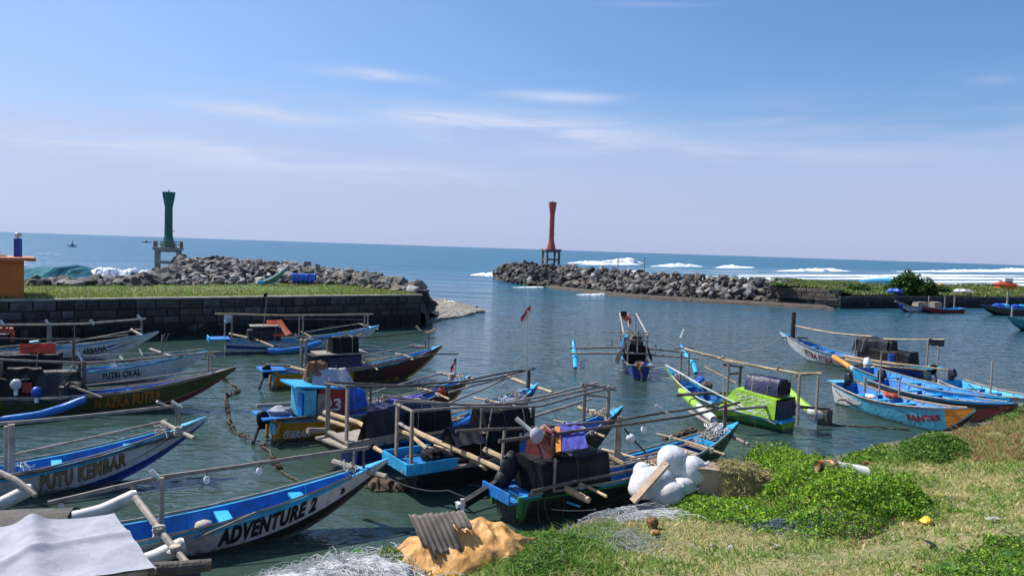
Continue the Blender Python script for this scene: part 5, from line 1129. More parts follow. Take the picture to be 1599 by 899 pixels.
m = MB(); m.grid(7, 5, lambda u, v: Vector((2.4+.05*math.sin(v*5), .35-.5*u, 2.5-.35*v-.35*u))); m.build('flag', T['rtarp'], b.root); m = MB(); m.grid(7, 3, lambda u, v: Vector((2.38, .40-.3*u, 2.5-.25*v))); m.build('dark_flag', T['gtarp'], b.root)

# ---- lime green boat
b = Boat('outrigger_boat', (1040, 572), (1231, 657, .32), 'lime green boat with wave painted cabin and green outrigger floats, right of centre', B=1.2, rake=.62, d=.18, zm=.40, zb=1.35, zs=.32, main='lime', bottom='green', near=1, vb=.25, rail='pvc')
b.stripe([(.0, .2, .92), (.2, .2, .92), (.45, .3, .5)], 'green'); b.stripe([(.60, .35, .8), (.75, .5, .9), (.9, .7, .92)], 'orange'); b.stripe([(.5, .5, .9), (.62, .55, .92), (.7, .8, .92)], 'white')
xa, xb = b.pl(1188, 620, .65).x, b.pl(1145, 608, .65).x
# sloped wheelhouse: roof facet towards the bow and side
pf = b.pl(1148, 606, 0).x; pr = b.pl(1228, 615, 0).x; za, zb_ = .40, 1.15
m = MB(); V8 = [(pr, -.62, za), (pr, .62, za), (pf+.25, .62, za), (pf+.25, -.62, za), (pr, -.55, zb_-.12), (pr, .55, zb_-.12), (pf-.35, .5, zb_), (pf-.35, -.5, zb_)]
m.add(V8, [(0, 1, 2, 3), (4, 7, 6, 5), (1, 5, 6, 2), (3, 7, 4, 0), (2, 6, 7, 3)]); m.build('cabin', T['lime'], b.root)
m = MB(); m.add([(pr-.005, -.55, za+.05), (pr-.005, .55, za+.05), (pr-.005, .5, zb_-.2), (pr-.005, -.5, zb_-.2)], [(0, 1, 2, 3)]); m.build('cabin_curtain', T['navy'], b.root)
m = MB(); sidez = lambda u, v: Vector((lerp(lerp(pr, pf+.25, u), lerp(pr, pf-.35, u), v), lerp(.62, lerp(.55, .5, u), v)+.006, lerp(za, lerp(zb_-.12, zb_, u), v)))
for c_ in (.2, .78):
    vs = []
    for i in range(40): u = .08+.8*i/39; dz = .06*math.sin(i*.9)+.02*math.sin(i*2.3); vs += [sidez(u, c_-.03+dz), sidez(u, c_+.03+dz)]
    m.add(vs, [(2*i, 2*i+2, 2*i+3, 2*i+1) for i in range(39)])
m.build('wave_marking', T['white'], b.root)
m = MB()
for i in range(3):
    vs = []; 
    for j in range(25): a = j/24*6.28; u = .27+.20*i+.07*math.cos(a)*(1+.3*math.sin(3*a)); v = .48+.14*math.sin(a); vs += [sidez(u, v), sidez(u+.012, v+.03)]
    m.add(vs, [(2*q, 2*q+2, 2*q+3, 2*q+1) for q in range(24)])
m.build('scroll_marking', T['white'], b.root)
b.tarpbox(b.pl(1225, 590).x, b.pl(1172, 590).x, -.42, .42, 1.08, 1.62, 'navy', amp=.02, inset=.12); MB().box((b.pl(1215, 602).x-.25, 0, 1.34), (.04, .6, .35)).build('opening_shade_panel', T['btarp'], b.root)  # thin solid black panel stands in for the shade inside the cover's opening
MB().tube([b.pl(1217, 645, .2), b.pl(1215, 610, .2)], .03, 6).build('tiller_pole', T['orange'], b.root); b.engine(.05, -.1, 'dblue', dz=.05, sc=.8)
MB().box((-b.L/2+.45, 0, .33), (1.1, 1.1, .04)).build('aft_deck', T['lblue'], b.root)
b.post(1245, 655, 585, .55, .07, 'wood', w=.1); b.post(1274, 650, 587, -.65, .07, 'wood', w=.1)
b.post(1136, 612, 565, .25, .04, 'gbamboo'); b.post(1155, 600, 570, -.25, .05, 'dbamboo'); b.post(1063, 578, 548, .15, .04); b.post(1075, 578, 550, -.15, .04); b.pole([(1137, 584, .25), (1156, 582, -.25)], .04, 'dbamboo', name='cross_bar'); b.pole([(1128, 569, .3), (1160, 573, -.3)], .04, 'dbamboo', name='cross_bar')
b.pole([(1066, 543, 0), (1137, 564, 0), (1245, 583, 0), (1283, 583, -.3)], .05, 'bamboo', name='net_pole'); b.pole([(1240, 586, .5), (1282, 582, -.6)], .045, 'wood', name='cross_bar'); b.pole([(1080, 548, .2), (1200, 575, .2)], .03, 'bamboo', name='net_pole')
b.pole([(1095, 553, .1), (1125, 560, .2), (1132, 556, .3)], .04, 'bamboo', name='fork_rest'); b.pole([(1190, 573, .1), (1215, 577, .2), (1219, 570, .3)], .04, 'bamboo', name='fork_rest'); b.pole([(1052, 544, .3), (1085, 543, -.3)], .035, 'gbamboo', name='cross_bar')
b.pole([(1040, 570, .35), (1095, 602, .6), (1150, 630, .60), (1212, 662, .55)], .035, 'pvc', name='side_rail'); b.float_([(1062, 609, .66), (1082, 628, .52), (1100, 643, .42), (1115, 655, .38)], .14, 'lime', 'pvc', .55); b.wpole([(1056, 616, .75), (1100, 614, .85), (1150, 613, .85)], .065, 'dbamboo'); b.wpole([(1100, 640, .5), (1150, 638, .75), (1240, 632, .75)], .055, 'gbamboo'); b.float_([(1228, 607, .75), (1250, 628, .55), (1270, 645, .35), (1288, 650, .25)], .14, 'lime', 'pvc', .6)
b.wpole([(1240, 634, .7), (1295, 638, .6)], .06, 'dbamboo'); MB().box(b.w(1288, 650, .25), (.35, .35, .5)).build('engine_box', T['dbamboo'], b.root)
b.netheap(.88, 'rope', 34, .17, .08); m = MB(); m.blob(b.pl(1093, 594, 0), (.18, .18, .14), 2, .2); m.build('blue_bundle', T['bltarp'], b.root); m = MB(); m.blob(b.pl(1104, 602, 0), (.2, .2, .15), 4, .2); m.build('dark_bundle', T['dwood'], b.root)
b.pole([(1100, 573, -.7), (1150, 598, -.7)], .03, 'bamboo'); b.pole([(1050, 560, 0), (1068, 545, 0), (1070, 494, 0)], .012, 'gbamboo', name='mast')
p = b.pl(1066, 520, 0); MB().grid(4, 6, lambda u, v: p+Vector((-.1*u+.15*v, 0, -.35*v*1.0+.05*u+.15))).build('white_flag', T['white'], b.root); b.post(1128, 630, 585, .5, .02, 'rope', name='mooring_line')
for t in (.58, .7, .8): b.thwart(t)
b.stripe([(.18, .30, .93), (.19, .30, .93)], 'wood')

# ---- white FITRA boat
b = Boat('outrigger_boat', (1218, 517), (1450, 575, .50), 'white boat lettered FITRA FITRIA with an orange tipped float, upper right', B=1.4, zm=.5, zb=1.4, zs=.5, main='white', bottom='white', near=1, vb=.2, rail='wood')
b.stripe([(.0, .0, .93), (.15, .0, .93), (.30, .0, .93), (.42, .5, .6)], 'dblue'); b.stripe([(.26, .3, .5), (.33, .55, .9), (.42, .4, .5), (.47, .2, .22)], 'orange')
b.text('FITRA FITRIA', (1253, 541), (1300, 558), .40, .76, 'ltred', bold=.04, shear=-.15)
b.post(1238, 524, 487, 0, .12, 'black', name='mast'); b.pole([(1222, 526, .2), (1262, 528, -.3)], .06, 'dbamboo')
b.pole([(1240, 508, 0), (1300, 520, 0), (1361, 525, 0)], .055, 'bamboo', name='net_pole'); b.pole([(1380, 530, 0), (1475, 530, 0)], .045, 'bamboo', name='net_pole')
b.post(1335, 556, 527, .4, .03, 'wood'); b.post(1345, 556, 528, -.3, .03, 'wood'); b.post(1447, 570, 532, .4, .07, 'wood', w=.10); b.post(1464, 568, 535, -.5, .06, 'wood', w=.09)
m = MB(); a = b.pl(1450, 529, .4); c_ = b.pl(1475, 531, -.5); m.grid(8, 4, lambda u, v: a.lerp(c_, u)+Vector((0, 0, -.30*v+.02*math.sin(u*14)))); m.build('awning', T['navy'], b.root)
b.tarpbox(b.pl(1392, 545).x, b.pl(1340, 545).x, -.5, .5, .9, 1.62, 'gtarp', amp=.06); b.tarpbox(b.pl(1426, 560).x, b.pl(1346, 560).x, -.65, .6, .5, 1.15, 'btarp', amp=.04); b.tarpbox(b.pl(1394, 540).x-.1, b.pl(1380, 540).x, -.35, .4, 1.1, 1.6, 'btarp', amp=.01)
b.wpole([(1318, 555, .80), (1400, 568, .72), (1480, 577, .65)], .055, 'bamboo', name='side_pole'); b.wpole([(1320, 561, .75), (1390, 573, .7), (1447, 578, .65)], .05, 'bamboo', name='side_pole'); MB().box((-b.L/2+.3, 0, .56), (1.5, 1.35, .04)).build('aft_deck', T['lblue'], b.root)
b.float_([(1300, 556, .62), (1318, 567, .45), (1335, 578, .22), (1352, 580, .18), (1368, 574, .35)], .13, 'orange', 'white', .40)
m = MB(); m.tube([b.w(1365, 577, .25), b.w(1367, 569, .62)], [.13, .03], 8); m.build('float_tip', T['white'], b.root); m = MB(); m.lathe([(.15, 0), (.15, .4)], 10, c=b.w(1391, 566, .65)); m.build('blue_drum', T['pblue'], b.root)
b.engine(-.03, 0, 'btarp', dz=-.1); b.netheap(.87, 'rope', 12, .1)
for t in (.55, .65, .75, .84): b.thwart(t)

# ---- open blue boats on the right
b = Boat('open_boat', (1524, 637), (1318, 605, .6), 'sky blue open boat lettered PANTES with orange bow, nearest of the right cluster', B=1.6, zm=.6, zb=1.05, zs=.78, main='skyb', bottom='brownhull', inner='blue', near=-1, vb=.10, group='open blue boats beached side by side at right', trim='wood', rake=.35)
b.text('PANTES', (1411, 645), (1454, 650), .50, .74, 'ltred', bold=.06)
b.stripe([(.86, .12, .98), (.93, .15, .98), (.99, .4, .98)], 'orange'); b.stripe([(.0, .25, .9), (.12, .35, .9), (.30, .70, .80)], 'white'); b.stripe([(.03, .80, .84), (.15, .5, .62), (.30, .45, .47)], 'black'); b.stripe([(.04, .40, .44), (.15, .6, .70), (.28, .78, .80)], 'maroon')
for t in (.2, .33, .46, .58, .70, .8): b.thwart(t, 'lblue')
b.engine(.03, 0, 'engine', dz=.10); MB().box((-b.L/2-.22, 0, .80), (.5, .8, .04)).build('stern_platform', T['skyb'], b.root)
b.post(1350, 612, 588, .2, .05, 'wood'); b.post(1373, 614, 548, .4, .03, 'gbamboo'); b.post(1404, 612, 590, .5, .03, 'wood'); m = MB(); m.blob(b.pl(1392, 617, .5), (.25, .18, .1), 3, .3); m.build('orange_life_vest', T['rtarp'], b.root); m = MB(); m.blob(b.pl(1360, 619, 0), (.2, .15, .09), 3, .2); m.build('white_bundle', T['foam'], b.root)
b = Boat('open_boat', (1590, 630), (1370, 596, .6), 'second open boat in the right cluster with black bow and grey engine', B=1.5, zm=.6, zb=.95, zs=.7, main='brownhull', bottom='black', inner='blue', near=-1, vb=.3, group='open blue boats beached side by side at right', rake=.3)
for t in (.25, .4, .52, .64, .76): b.thwart(t, 'lblue')
b.engine(.03, 0, 'gtarp', dz=.12); b.pole([(1330, 594, 0), (1365, 604, .6)], .07, 'wood')
b.stripe([(.8, .3, .7), (.9, .35, .8), (.97, .5, .8)], 'maroon')
b = Boat('open_boat', (1578, 622), (1392, 588, .6), 'third open boat in the right cluster with pale engine cowl', L=8, B=1.5, zm=.58, zb=.9, zs=.7, main='lblue', bottom='dblue', inner='blue', near=-1, group='open blue boats beached side by side at right', rake=.3)
for t in (.2, .35, .5, .65): b.thwart(t, 'lblue')
b.engine(.03, 0, 'foam', dz=.15)
b = Boat('open_boat', (1660, 622), (1482, 598, .6), 'white open boat with red and blue flourish at the right edge of the cluster', B=1.6, zm=.62, zb=1.0, zs=.75, main='white', bottom='brownhull', inner='lblue', near=-1, vb=.2, trim='wood', group='open blue boats beached side by side at right', rake=.3)
b.stripe([(.18, .35, .38), (.26, .35, .62), (.34, .5, .52)], 'blue'); b.stripe([(.22, .6, .62), (.27, .55, .72), (.36, .62, .64)], 'red')
for t in (.2, .35, .5, .65): b.thwart(t, 'lblue')
b.engine(.02, 0, 'engine', dz=.15); b.post(1545, 640, 562, -.2, .035, 'wood'); b.pole([(1512, 600, 0), (1530, 614, .3)], .03, 'gbamboo')

# ---- far boats at the right quay
FG = 'small boats along the far right quay'
b = Boat('open_boat', (1440, 477), (1502, 481, .5), 'small red hulled boat below the black quay wall', B=1.3, zm=.42, zb=.8, zs=.55, main='red', bottom='maroon', inner='lblue', near=1, ribs=False, rail=None, group=FG)
for px, mm in ((1450, 'gbamboo'), (1475, 'gbamboo'), (1490, 'gbamboo')): b.post(px, 478, 462, 0, .08, mm)
b.tarpbox(.6, 1.8, -.5, .5, .6, 1.2, 'plank'); b.thwart(.5)
b = Boat('open_boat', (1402, 474), (1462, 480, .5), 'small blue and grey boat just left of the red hull by the black quay', B=1.3, zm=.42, zb=.9, zs=.55, main='bltarp', bottom='dblue', inner='lblue', near=1, ribs=False, rail='gbamboo', group=FG)
b.stripe([(.5, .1, .95), (.9, .3, .95)], 'grey'); b.wpole([(1398, 470, 1.5), (1425, 480, .3)], .1, 'gbamboo'); b.tarpbox(-1, .3, -.5, .5, .6, 1.1, 'gbamboo')
b = Boat('open_boat', (1530, 474), (1640, 481, .8), 'grey boat heaped with bright blue tarps at the far right', B=1.9, zm=.7, zb=1.2, main='dbamboo', bottom='black', inner='lblue', near=1, ribs=False, rail='gbamboo', group=FG)
for i in range(7):
    m = MB(); m.blob((-3.2+i*.9, R_.uniform(-.4, .4), .95), (.65, .5, .25), i, .3); m.build('blue_bundle', T['lblue'] if i % 2 else T['bltarp'], b.root)
b.post(1572, 485, 455, 0, .1, 'gbamboo')
b = Boat('open_boat', (1574, 494), (1680, 503, .5), 'teal bowed boat cut off by the right edge, nearest the far quay', B=1.6, zb=1.2, main='teal', bottom='teal', inner='lblue', near=1, ribs=False, rail='gbamboo', group=FG)
b.post(1580, 492, 478, 0, .08, 'gbamboo'); b.tarpbox(-2, 0, -.4, .4, .5, 1.1, 'gbamboo')
for px, py, r_, mm, lab in ((1405, 459, 1.4, 'bltarp', 'blue tarp heap on top of the black quay wall'), (1420, 458.5, .8, 'foam', 'white sack beside the blue tarp on the black quay wall'), (1447, 459, 1.0, 'orange', 'orange umbrella like cover on the black quay wall'), (1510, 459, 1.5, 'sack', 'pale sacks heaped beside the round bush on the quay')):
    p = P(px, py, 1.4); m = MB(); m.blob((0, 0, .1), (r_, .7, .5 if r_ > 1 else .35), px % 7, .3); o = m.build('tarp_heap', T[mm]); o.location = p+Vector((0, 1.2, 0)); tag(o, lab, 'tarp heap')
p = P(1503, 456, 1.4); p.y += 6; m = MB(); m.blob((0, 0, .3), (1.0, .7, .6), 4, .35); o = m.build('tarp_heap', T['orange']); o.location = p; tag(o, 'orange bundle on top of the pale sacks right of the bush', 'tarp heap')
p = PD(1570, 440, 118); root = empty('orange_shed', (p.x, p.y, 1.4), label='small orange roofed shelter at the back of the spit near the right edge', cat='shed')
MB().box((0, 0, .5), (2.6, 1.6, 1.0)).build('wall', T['hut'], root); m = MB(); m.add([(-1.6, -1, 1.0), (1.6, -1, 1.0), (1.6, 1, 1.0), (-1.6, 1, 1.0), (-.8, 0, 1.5), (.8, 0, 1.5)], [(0, 1, 5, 4), (1, 2, 5), (2, 3, 4, 5), (3, 0, 4)]); m.build('roof', T['rtarp'], root); MB().box((.3, 0, 1.7), (1.2, .8, .6)).build('white_box', T['white'], root)
p = PD(1388, 440, 112)
b_ = empty('beached_boat', (p.x, p.y, 1.9), 0, label='upturned pale blue boat lying at the back of the spit', cat='boat')
m = MB(); m.grid(20, 9, lambda u, v: Vector(((u-.5)*9, .7*math.cos(v*math.pi)*math.sin(math.pi*min(.98, max(.02, u)))**.5, .25+.8*math.sin(v*math.pi)*math.sin(math.pi*min(.98, max(.02, u)))**.4))); m.build('hull', T['skyb'], b_, smooth=True); MB().box((0, 0, .28), (8.6, 1.2, .08)).build('gunwale', T['white'], b_)

# ---- beached boat and blue cover on the left rocks
p = P(430, 446, 2.2); b_ = empty('beached_boat', p, rad(20), label='small green and blue boat hull tilted against the left rocks', cat='boat')
def bbh(u, v):
    x_ = (u-.5)*3.0; k = math.sin(math.pi*min(.97, max(.06, u)))**.6; a = (v-.5)*math.pi*.95
    return Vector((x_*.62, .45*k*math.sin(a), .5-.45*k*math.cos(a)+x_*.42+.15*(abs(u-.5)*2)**2+.3))
m = MB(); m.grid(20, 11, bbh); m.build('hull', mat('faded_green_paint', (.10, .28, .22), .7), b_, smooth=True); m = MB(); m.grid(20, 11, lambda u, v: bbh(u, v)+Vector((0, 0, .04))); m.build('inner_lining', T['skyb'], b_)
m = MB(); [m.tube([bbh(i/19, v) for i in range(20)], .05, 5) for v in (0, 1)]; m.build('gunwale', T['grey'], b_); MB().box((-1.0, 0, .25), (.5, .5, .2)).build('blue_seat', T['lblue'], b_)
p = P(474, 443, 2.3); m = MB(); m.box((0, 0, .35), (1.6, .8, .7), taper=.8); root = empty('covered_crate', p, rad(10), label='crate under a blue tarp on the left rocks', cat='crate'); m.build('crate', T['dwood'], root)
m = MB(); m.grid(14, 12, lambda u, v: Vector(((u-.5)*1.8, (v-.5)*1.1, .76-1.0*max(0, abs(v-.5)-.3)*2.5+.08*noise.noise(Vector((u*6, v*6, 3)))))); m.build('blue_cover', T['bltarp'], root)
m = MB(); [m.tube([(-.8+i*.32, -.55, 0), (-.75+i*.32, -.45, .7)], .03, 5) for i in range(6)]; m.build('slats', T['blue'], root, kind='stuff')
# distant sea craft
for px, py, dep, s_, lab in ((113, 384, 270, .42, 'tiny white outrigger boat with dark helmsman far out at sea'), (229, 373.5, 700, .9, 'tiny dark boat on the horizon left of the green tower')):
    p = P(px, py+1.5, 0) if px == 113 else PD(px, py, dep); root = empty('distant_boat', (p.x, p.y, 0), label=lab, cat='boat', group='boats far out at sea')
    m = MB(); m.grid(12, 7, lambda u, v: Vector(((u-.5)*11*s_, .6*math.sin(math.pi*min(.98, max(.02, u)))*math.cos(v*math.pi), .7-.9*math.sin(v*math.pi)*math.sin(math.pi*min(.98, max(.02, u)))**.4+.5*(2*u-1)**4))); m.build('hull', T['white'] if px == 113 else T['dbamboo'], root)
    m = MB(); m.box((0, 0, .7), (10*s_, .1, .15)); m.box((0, 0, .9), (2*s_, 1, .6)); m.lathe([(.6*s_, 1.0), (.45*s_, 1.7), (.2*s_, 2.2), (.25*s_, 2.5), (.1*s_, 2.7)], 8); m.build('cabin', T['dblue'] if px == 113 else T['dwood'], root)
# figure-like rod holders: fishing rods on the breakwater
for px, y0, y1, dx in ((940, 437, 422, -5), (1006, 436, 402, 0), (965, 450, 402, 0)):
    a = PD(px, y0, 100); c_ = PD(px+dx, y1, 100); m = MB(); m.tube([Vector((0, 0, 0)), c_-a], .06, 4); o = m.build('fishing_rod', T['wood']); o.location = a
    tag(o, {940: 'leaning dark rod on the right breakwater, leftmost of the three', 1006: 'pale upright rod on the right breakwater, rightmost of the three', 965: 'thin upright rod on the right breakwater, middle of the three'}[px], 'rod', 'upright rods on the right breakwater')
p = PD(828, 412, 118); m = MB(); m.beam((-2, 0, .3), (2, 0, .1), .5, .5); m.beam((-2, 0, 1.0), (-.6, 0, .2), .4, .4); m.beam((.3, 0, .8), (1, 0, .1), .4, .4); o = m.build('broken_beam', T['dwood']); o.location = p; o.scale = (.55, .55, .55); tag(o, 'dark broken beams lying on the tip of the right breakwater', 'debris')

for (bb, ps, m_) in ((4, 0, 0),): pass
raft = [q for q in _boats if any(k in q.root['label'] for k in ('violet tarp', 'black tent', 'alongside', 'GIBRAN', 'yellow sterned'))]
for q in raft:
    L_ = q.L; hb = q.B/2
    for k in range(3):
        t0 = R_.uniform(-.42, -.15)*L_; t1 = R_.uniform(.1, .38)*L_; y_ = R_.uniform(-1, 1)*hb*.8
        q.lpole([(t0, y_, q.zm+.12+R_.uniform(0, .1)), ((t0+t1)/2, y_+R_.uniform(-.12, .12), q.zm+.22), (t1, y_*.5, q.zg(t1/L_+.5)+.12)], R_.uniform(.018, .03), R_.choice(['bamboo', 'gbamboo', 'wood']), name='loose_pole')
    for x_ in (-.30*L_, .02*L_, .26*L_):
        zz = q.zg(x_/L_+.5)+.06; q.lpole([(x_, -hb-.25-R_.random()*.5, zz), (x_+.05, 0, zz+.04), (x_-.04, hb+.2+R_.random()*.4, zz)], .032, 'bamboo', name='crossbeam')
        for sy in (-1, 1): q.lash((x_, sy*hb*.95, zz+.02), .05)
# gear lying in the hulls
for b in _boats:
    if 'far' in b.root['group']: continue
    n_ = 7 if abs(b.root.location.x) < 7 and b.root.location.y < 30 else 4
    b.clutter(.12, .58, n_)
# ------------------------------------------------------------ bank things
# mooring rope overgrown with weed
def weedrope(pts, r, label, name='weedy_rope', hang=True, z=.02, seed=0, m='drope'):
    P_ = [P(px, py, z) for px, py in pts]; o0 = P_[0]; mb = MB(); out = []
    for a, c_ in zip(P_, P_[1:]):
        n = max(2, int((c_-a).length/.12))
        for i in range(n): out.append(a.lerp(c_, i/n)-o0)
    out.append(P_[-1]-o0)
    mb.tube([q+noise.noise_vector(Vector((i*.35, seed, 0)))*.07 for i, q in enumerate(out)], [r*(.7+.9*abs(noise.noise(Vector((i*.3, seed, 5))))) for i in range(len(out))], 7)
    for i in range(len(out)*(2 if hang else 0)):
        k_ = R_.randrange(len(out)); q = out[k_]
        if noise.noise(Vector((k_*.12, seed, 3))) < 0 and len(pts) > 4: continue
        mb.blob(q+Vector((R_.uniform(-.05, .05), R_.uniform(-.05, .05), R_.uniform(-.04, .06))), (r*R_.uniform(.8, 1.9),)*2+(r*1.2,), i, .5, 6, 4)
    o = mb.build(name, T[m]); o.location = o0; return tag(o, label, 'rope')
weedrope([(345, 588), (375, 606), (370, 612), (352, 618), (356, 640), (358, 658), (368, 675), (385, 682), (405, 690), (420, 705), (428, 722), (440, 735), (455, 742), (470, 750)], .030, 'brown weed covered mooring rope snaking between the boats at left centre', z=.05)
weedrope([(578, 757), (600, 762), (634, 762)], .13, 'clump of brown weed floating right of the ADVENTURE 2 bow', seed=4, name='weed_clump')['category'] = 'seaweed'
weedrope([(1035, 685), (1058, 680), (1080, 672), (1120, 676)], .05, 'brown weedy rope floating behind the bank boat bow', seed=9)
weedrope([(1290, 663), (1340, 665), (1375, 667), (1420, 670)], .035, 'thin dark weedy rope floating off the right shore', seed=12, hang=False)
def rope(pts, r, label, m='rope', sag=.0, name='mooring_line'):
    r *= .65; V_ = [P(px, py, z) for px, py, z in pts]; o0 = V_[0]; out = []
    for a, c_ in zip(V_, V_[1:]):
        for i in range(10): t = i/10; out.append(a.lerp(c_, t)-o0-Vector((0, 0, sag*4*t*(1-t))))
    out.append(V_[-1]-o0); mb = MB().tube(out, r, 5); o = mb.build(name, T[m]); o.location = o0; return tag(o, label, 'rope')
rope([(300, 680, 1.0), (435, 735, .05)], .012, 'thin pale line from the PUTU KEMBAR bow down to the weedy rope', sag=.1)
rope([(605, 745, 1.0), (700, 765, .5), (800, 780, .25), (930, 795, .4)], .016, 'yellowish line from the ADVENTURE 2 bow towards the bank boat', sag=.1)
rope([(640, 752, .05), (760, 758, .05)], .03, 'blue floating line behind the stern of the bank boat', 'blue')
rope([(1222, 525, 1.1), (1160, 548, .02), (1132, 548, .02)], .02, 'pale anchor line from the FITRA FITRIA bow into the water', sag=.2)
rope([(960, 576, .03), (1040, 572, .6)], .02, 'pale line between the stern of the small blue boat and the green boat', sag=.1)
rope([(530, 630, .2), (430, 695, .02)], .012, 'thin line slanting off the GIBRAN boat into the water')
rope([(1520, 640, .8), (1480, 662, .35)], .015, 'bow line from the PANTES boat to the shore'); rope([(590, 655, .6), (440, 675, .02)], .01, 'faint line trailing left from the violet tarp boat', sag=.05)

# orange tarp heap
c = G(722, 868); root = empty('tarp_heap', c, label='orange tarpaulin heap with weathered roofing sheet on top, bottom centre', cat='tarp heap')
TW, TD, THH = 1.18, .95, .56
def heap(u, v):
    a = u*2*math.pi; r = v
    x_ = math.cos(a)*r; y_ = math.sin(a)*r
    rr = 1+.08*math.sin(a*3+1)+.06*math.sin(a*7)
    X_, Y_ = x_*TW*rr, y_*TD*rr
    h = THH*(1-r**2.3)*(1-.25*max(0, x_))+.10*math.sin(3*a+5*r)*r*(1-r)*2
    h += .035*math.sin(a*11+3*math.sin(r*4))*r+.10*abs(noise.noise(Vector((X_*2.2, Y_*2.2, 1))))-.07*abs(math.sin(a*5+2.5*noise.noise(Vector((X_*2, Y_*2, 9)))))*r-.08*abs(noise.noise(Vector((X_*3+Y_*2, Y_*1.6, 12))))-.02*abs(noise.noise(Vector((X_*9-Y_*3, Y_*6, 22))))+.06-.03+.03*noise.noise(Vector((X_*7, Y_*7, 4)))-.12*math.exp(-((X_-.45+.3*Y_)/.10)**2)*r
    if r > .93: h = max(h, 0)*.6
    return Vector((X_, Y_, h+gz(c.x+X_, c.y+Y_)-c.z-.02))
m = MB(); m.grid(221, 60, heap); m.build('tarpaulin', T['otarp'], root, smooth=True, merge=True)
def G2(px, py, dz): return G(px, py, dz)
# corrugated sheet in a plane lying on the heap
A = P(646, 806, c.z+.80); Bp = P(720, 800, c.z+.88); D_ = P(672, 855, c.z+.86); 
A = PD(638, 804, c.y-.25); Bp = PD(724, 797, c.y-.15); Cc = PD(697, 870, c.y-.75)
root2 = empty('roofing_sheet', A, label='broken grey corrugated roofing sheet lying on the orange tarpaulin', cat='roofing sheet')
U = (Bp-A); Vv = (Cc-A-U*.62); nrm = U.cross(Vv).normalized(); nrm = nrm if nrm.z > 0 else -nrm
m = MB(); NU, NV = 66, 10; vs = []; 
for j in range(NV+1):
    for i in range(NU+1):
        u = i/NU; v = j/NV
        vtop = .10*abs(noise.noise(Vector((int(u*11)*2.3, 3, 0))))*1.0
        vbot = 1.0-.35*abs(noise.noise(Vector((int(u*11)*1.9, 8, 0))))-(.55 if u > .68 else 0)-(.25 if u < .12 else 0)
        vv = lerp(vtop, vbot, v); uu = u+vv*.0
        vs.append(U*uu+Vv*vv*1.0+U*(vv*.30)+nrm*(.022*math.cos(u*2*math.pi*10)+.03*math.sin(vv*5)))
m.add(vs, [(j*(NU+1)+i, j*(NU+1)+i+1, (j+1)*(NU+1)+i+1, (j+1)*(NU+1)+i) for j in range(NV) for i in range(NU)]); o = m.build('sheet', T['corr'], root2, smooth=True)
md = o.modifiers.new('thickness', 'SOLIDIFY'); md.thickness = .012

# nets: heaps of thin strands
NETM = mat('white_net', (.68, .70, .70), .8, (.54, .56, .56), 7, 8, bump=.3, bscale=12, trans=.3); NETG = mat('pale_green_net', (.34, .38, .33), .85, (.24, .27, .23), 30, 6, bump=.6, bscale=50, trans=.2)
def net(name, pxs, n, label, h=.15, mt=NETM, L=.6, base=True, r=.0045):
    """pxs: list of (px,py,weight) centres"""
    pts = [G(px, py) for px, py in pxs]; o0 = pts[0]; mb = MB(); sb = MB()
    for k in range(n):
        i = R_.randrange(len(pts)-1); p = pts[i].lerp(pts[i+1], R_.random())+Vector((R_.gauss(0, .28), R_.gauss(0, .28), 0)); a = R_.uniform(0, 6.28); out = []
        hh = h*R_.random()
        for j in range(6):
            out.append(Vector((p.x, p.y, gz(p.x, p.y)+.02+hh*(.35+.65*math.sin(j*.63)))) - o0); a += R_.uniform(-.5, .5); p = p+Vector((math.cos(a), math.sin(a), 0))*L/5
        mb.tube(out, r, 3, caps=False)
    root = empty(name, o0, label=label, cat='fishing net'); mb.build('mesh_strands', mt, root, kind='stuff')
    if base:
        for i in range(len(pts)-1):
            for k in range(3):
                p = pts[i].lerp(pts[i+1], (k+.5)/3); sb.blob(Vector((p.x, p.y, gz(p.x, p.y)))-o0, (.46, .40, h*.85), i*3+k, .16, 30, 16, sc=2.2)
        sb.build('net_folds', mt, root, smooth=True)
net('fishing_net', [(385, 905), (430, 890), (480, 875), (530, 868), (580, 868)], 1500, 'white nylon net heaped at the water edge at bottom left of centre', .22)
net('fishing_net', [(420, 930), (480, 915), (560, 895), (600, 900)], 1500, 'lower white net pile spilling off the bottom edge left of the orange tarp', .2)
net('fishing_net', [(880, 800), (930, 795), (985, 800), (1010, 808)], 1300, 'greyish white net spread on the bank edge below the white sacks', .10, base=False)
net('fishing_net', [(905, 835), (930, 842), (960, 850)], 420, 'small pale green net scrap lying in the dry grass', .08, NETG, base=False)
net('fishing_net', [(1030, 800), (1070, 795), (1100, 800)], 400, 'thin brownish net strands on the ground under the sacks', .05, NETG, base=False)
p = G(485, 872); m = MB(); m.blob((0, 0, .12), (.13, .10, .10), 3, .2); o = m.build('stone', ROCKS[0].materials[0]); o.location = p+Vector((0, 0, .12)); tag(o, 'small dark stone weighing down the white net', 'stone')

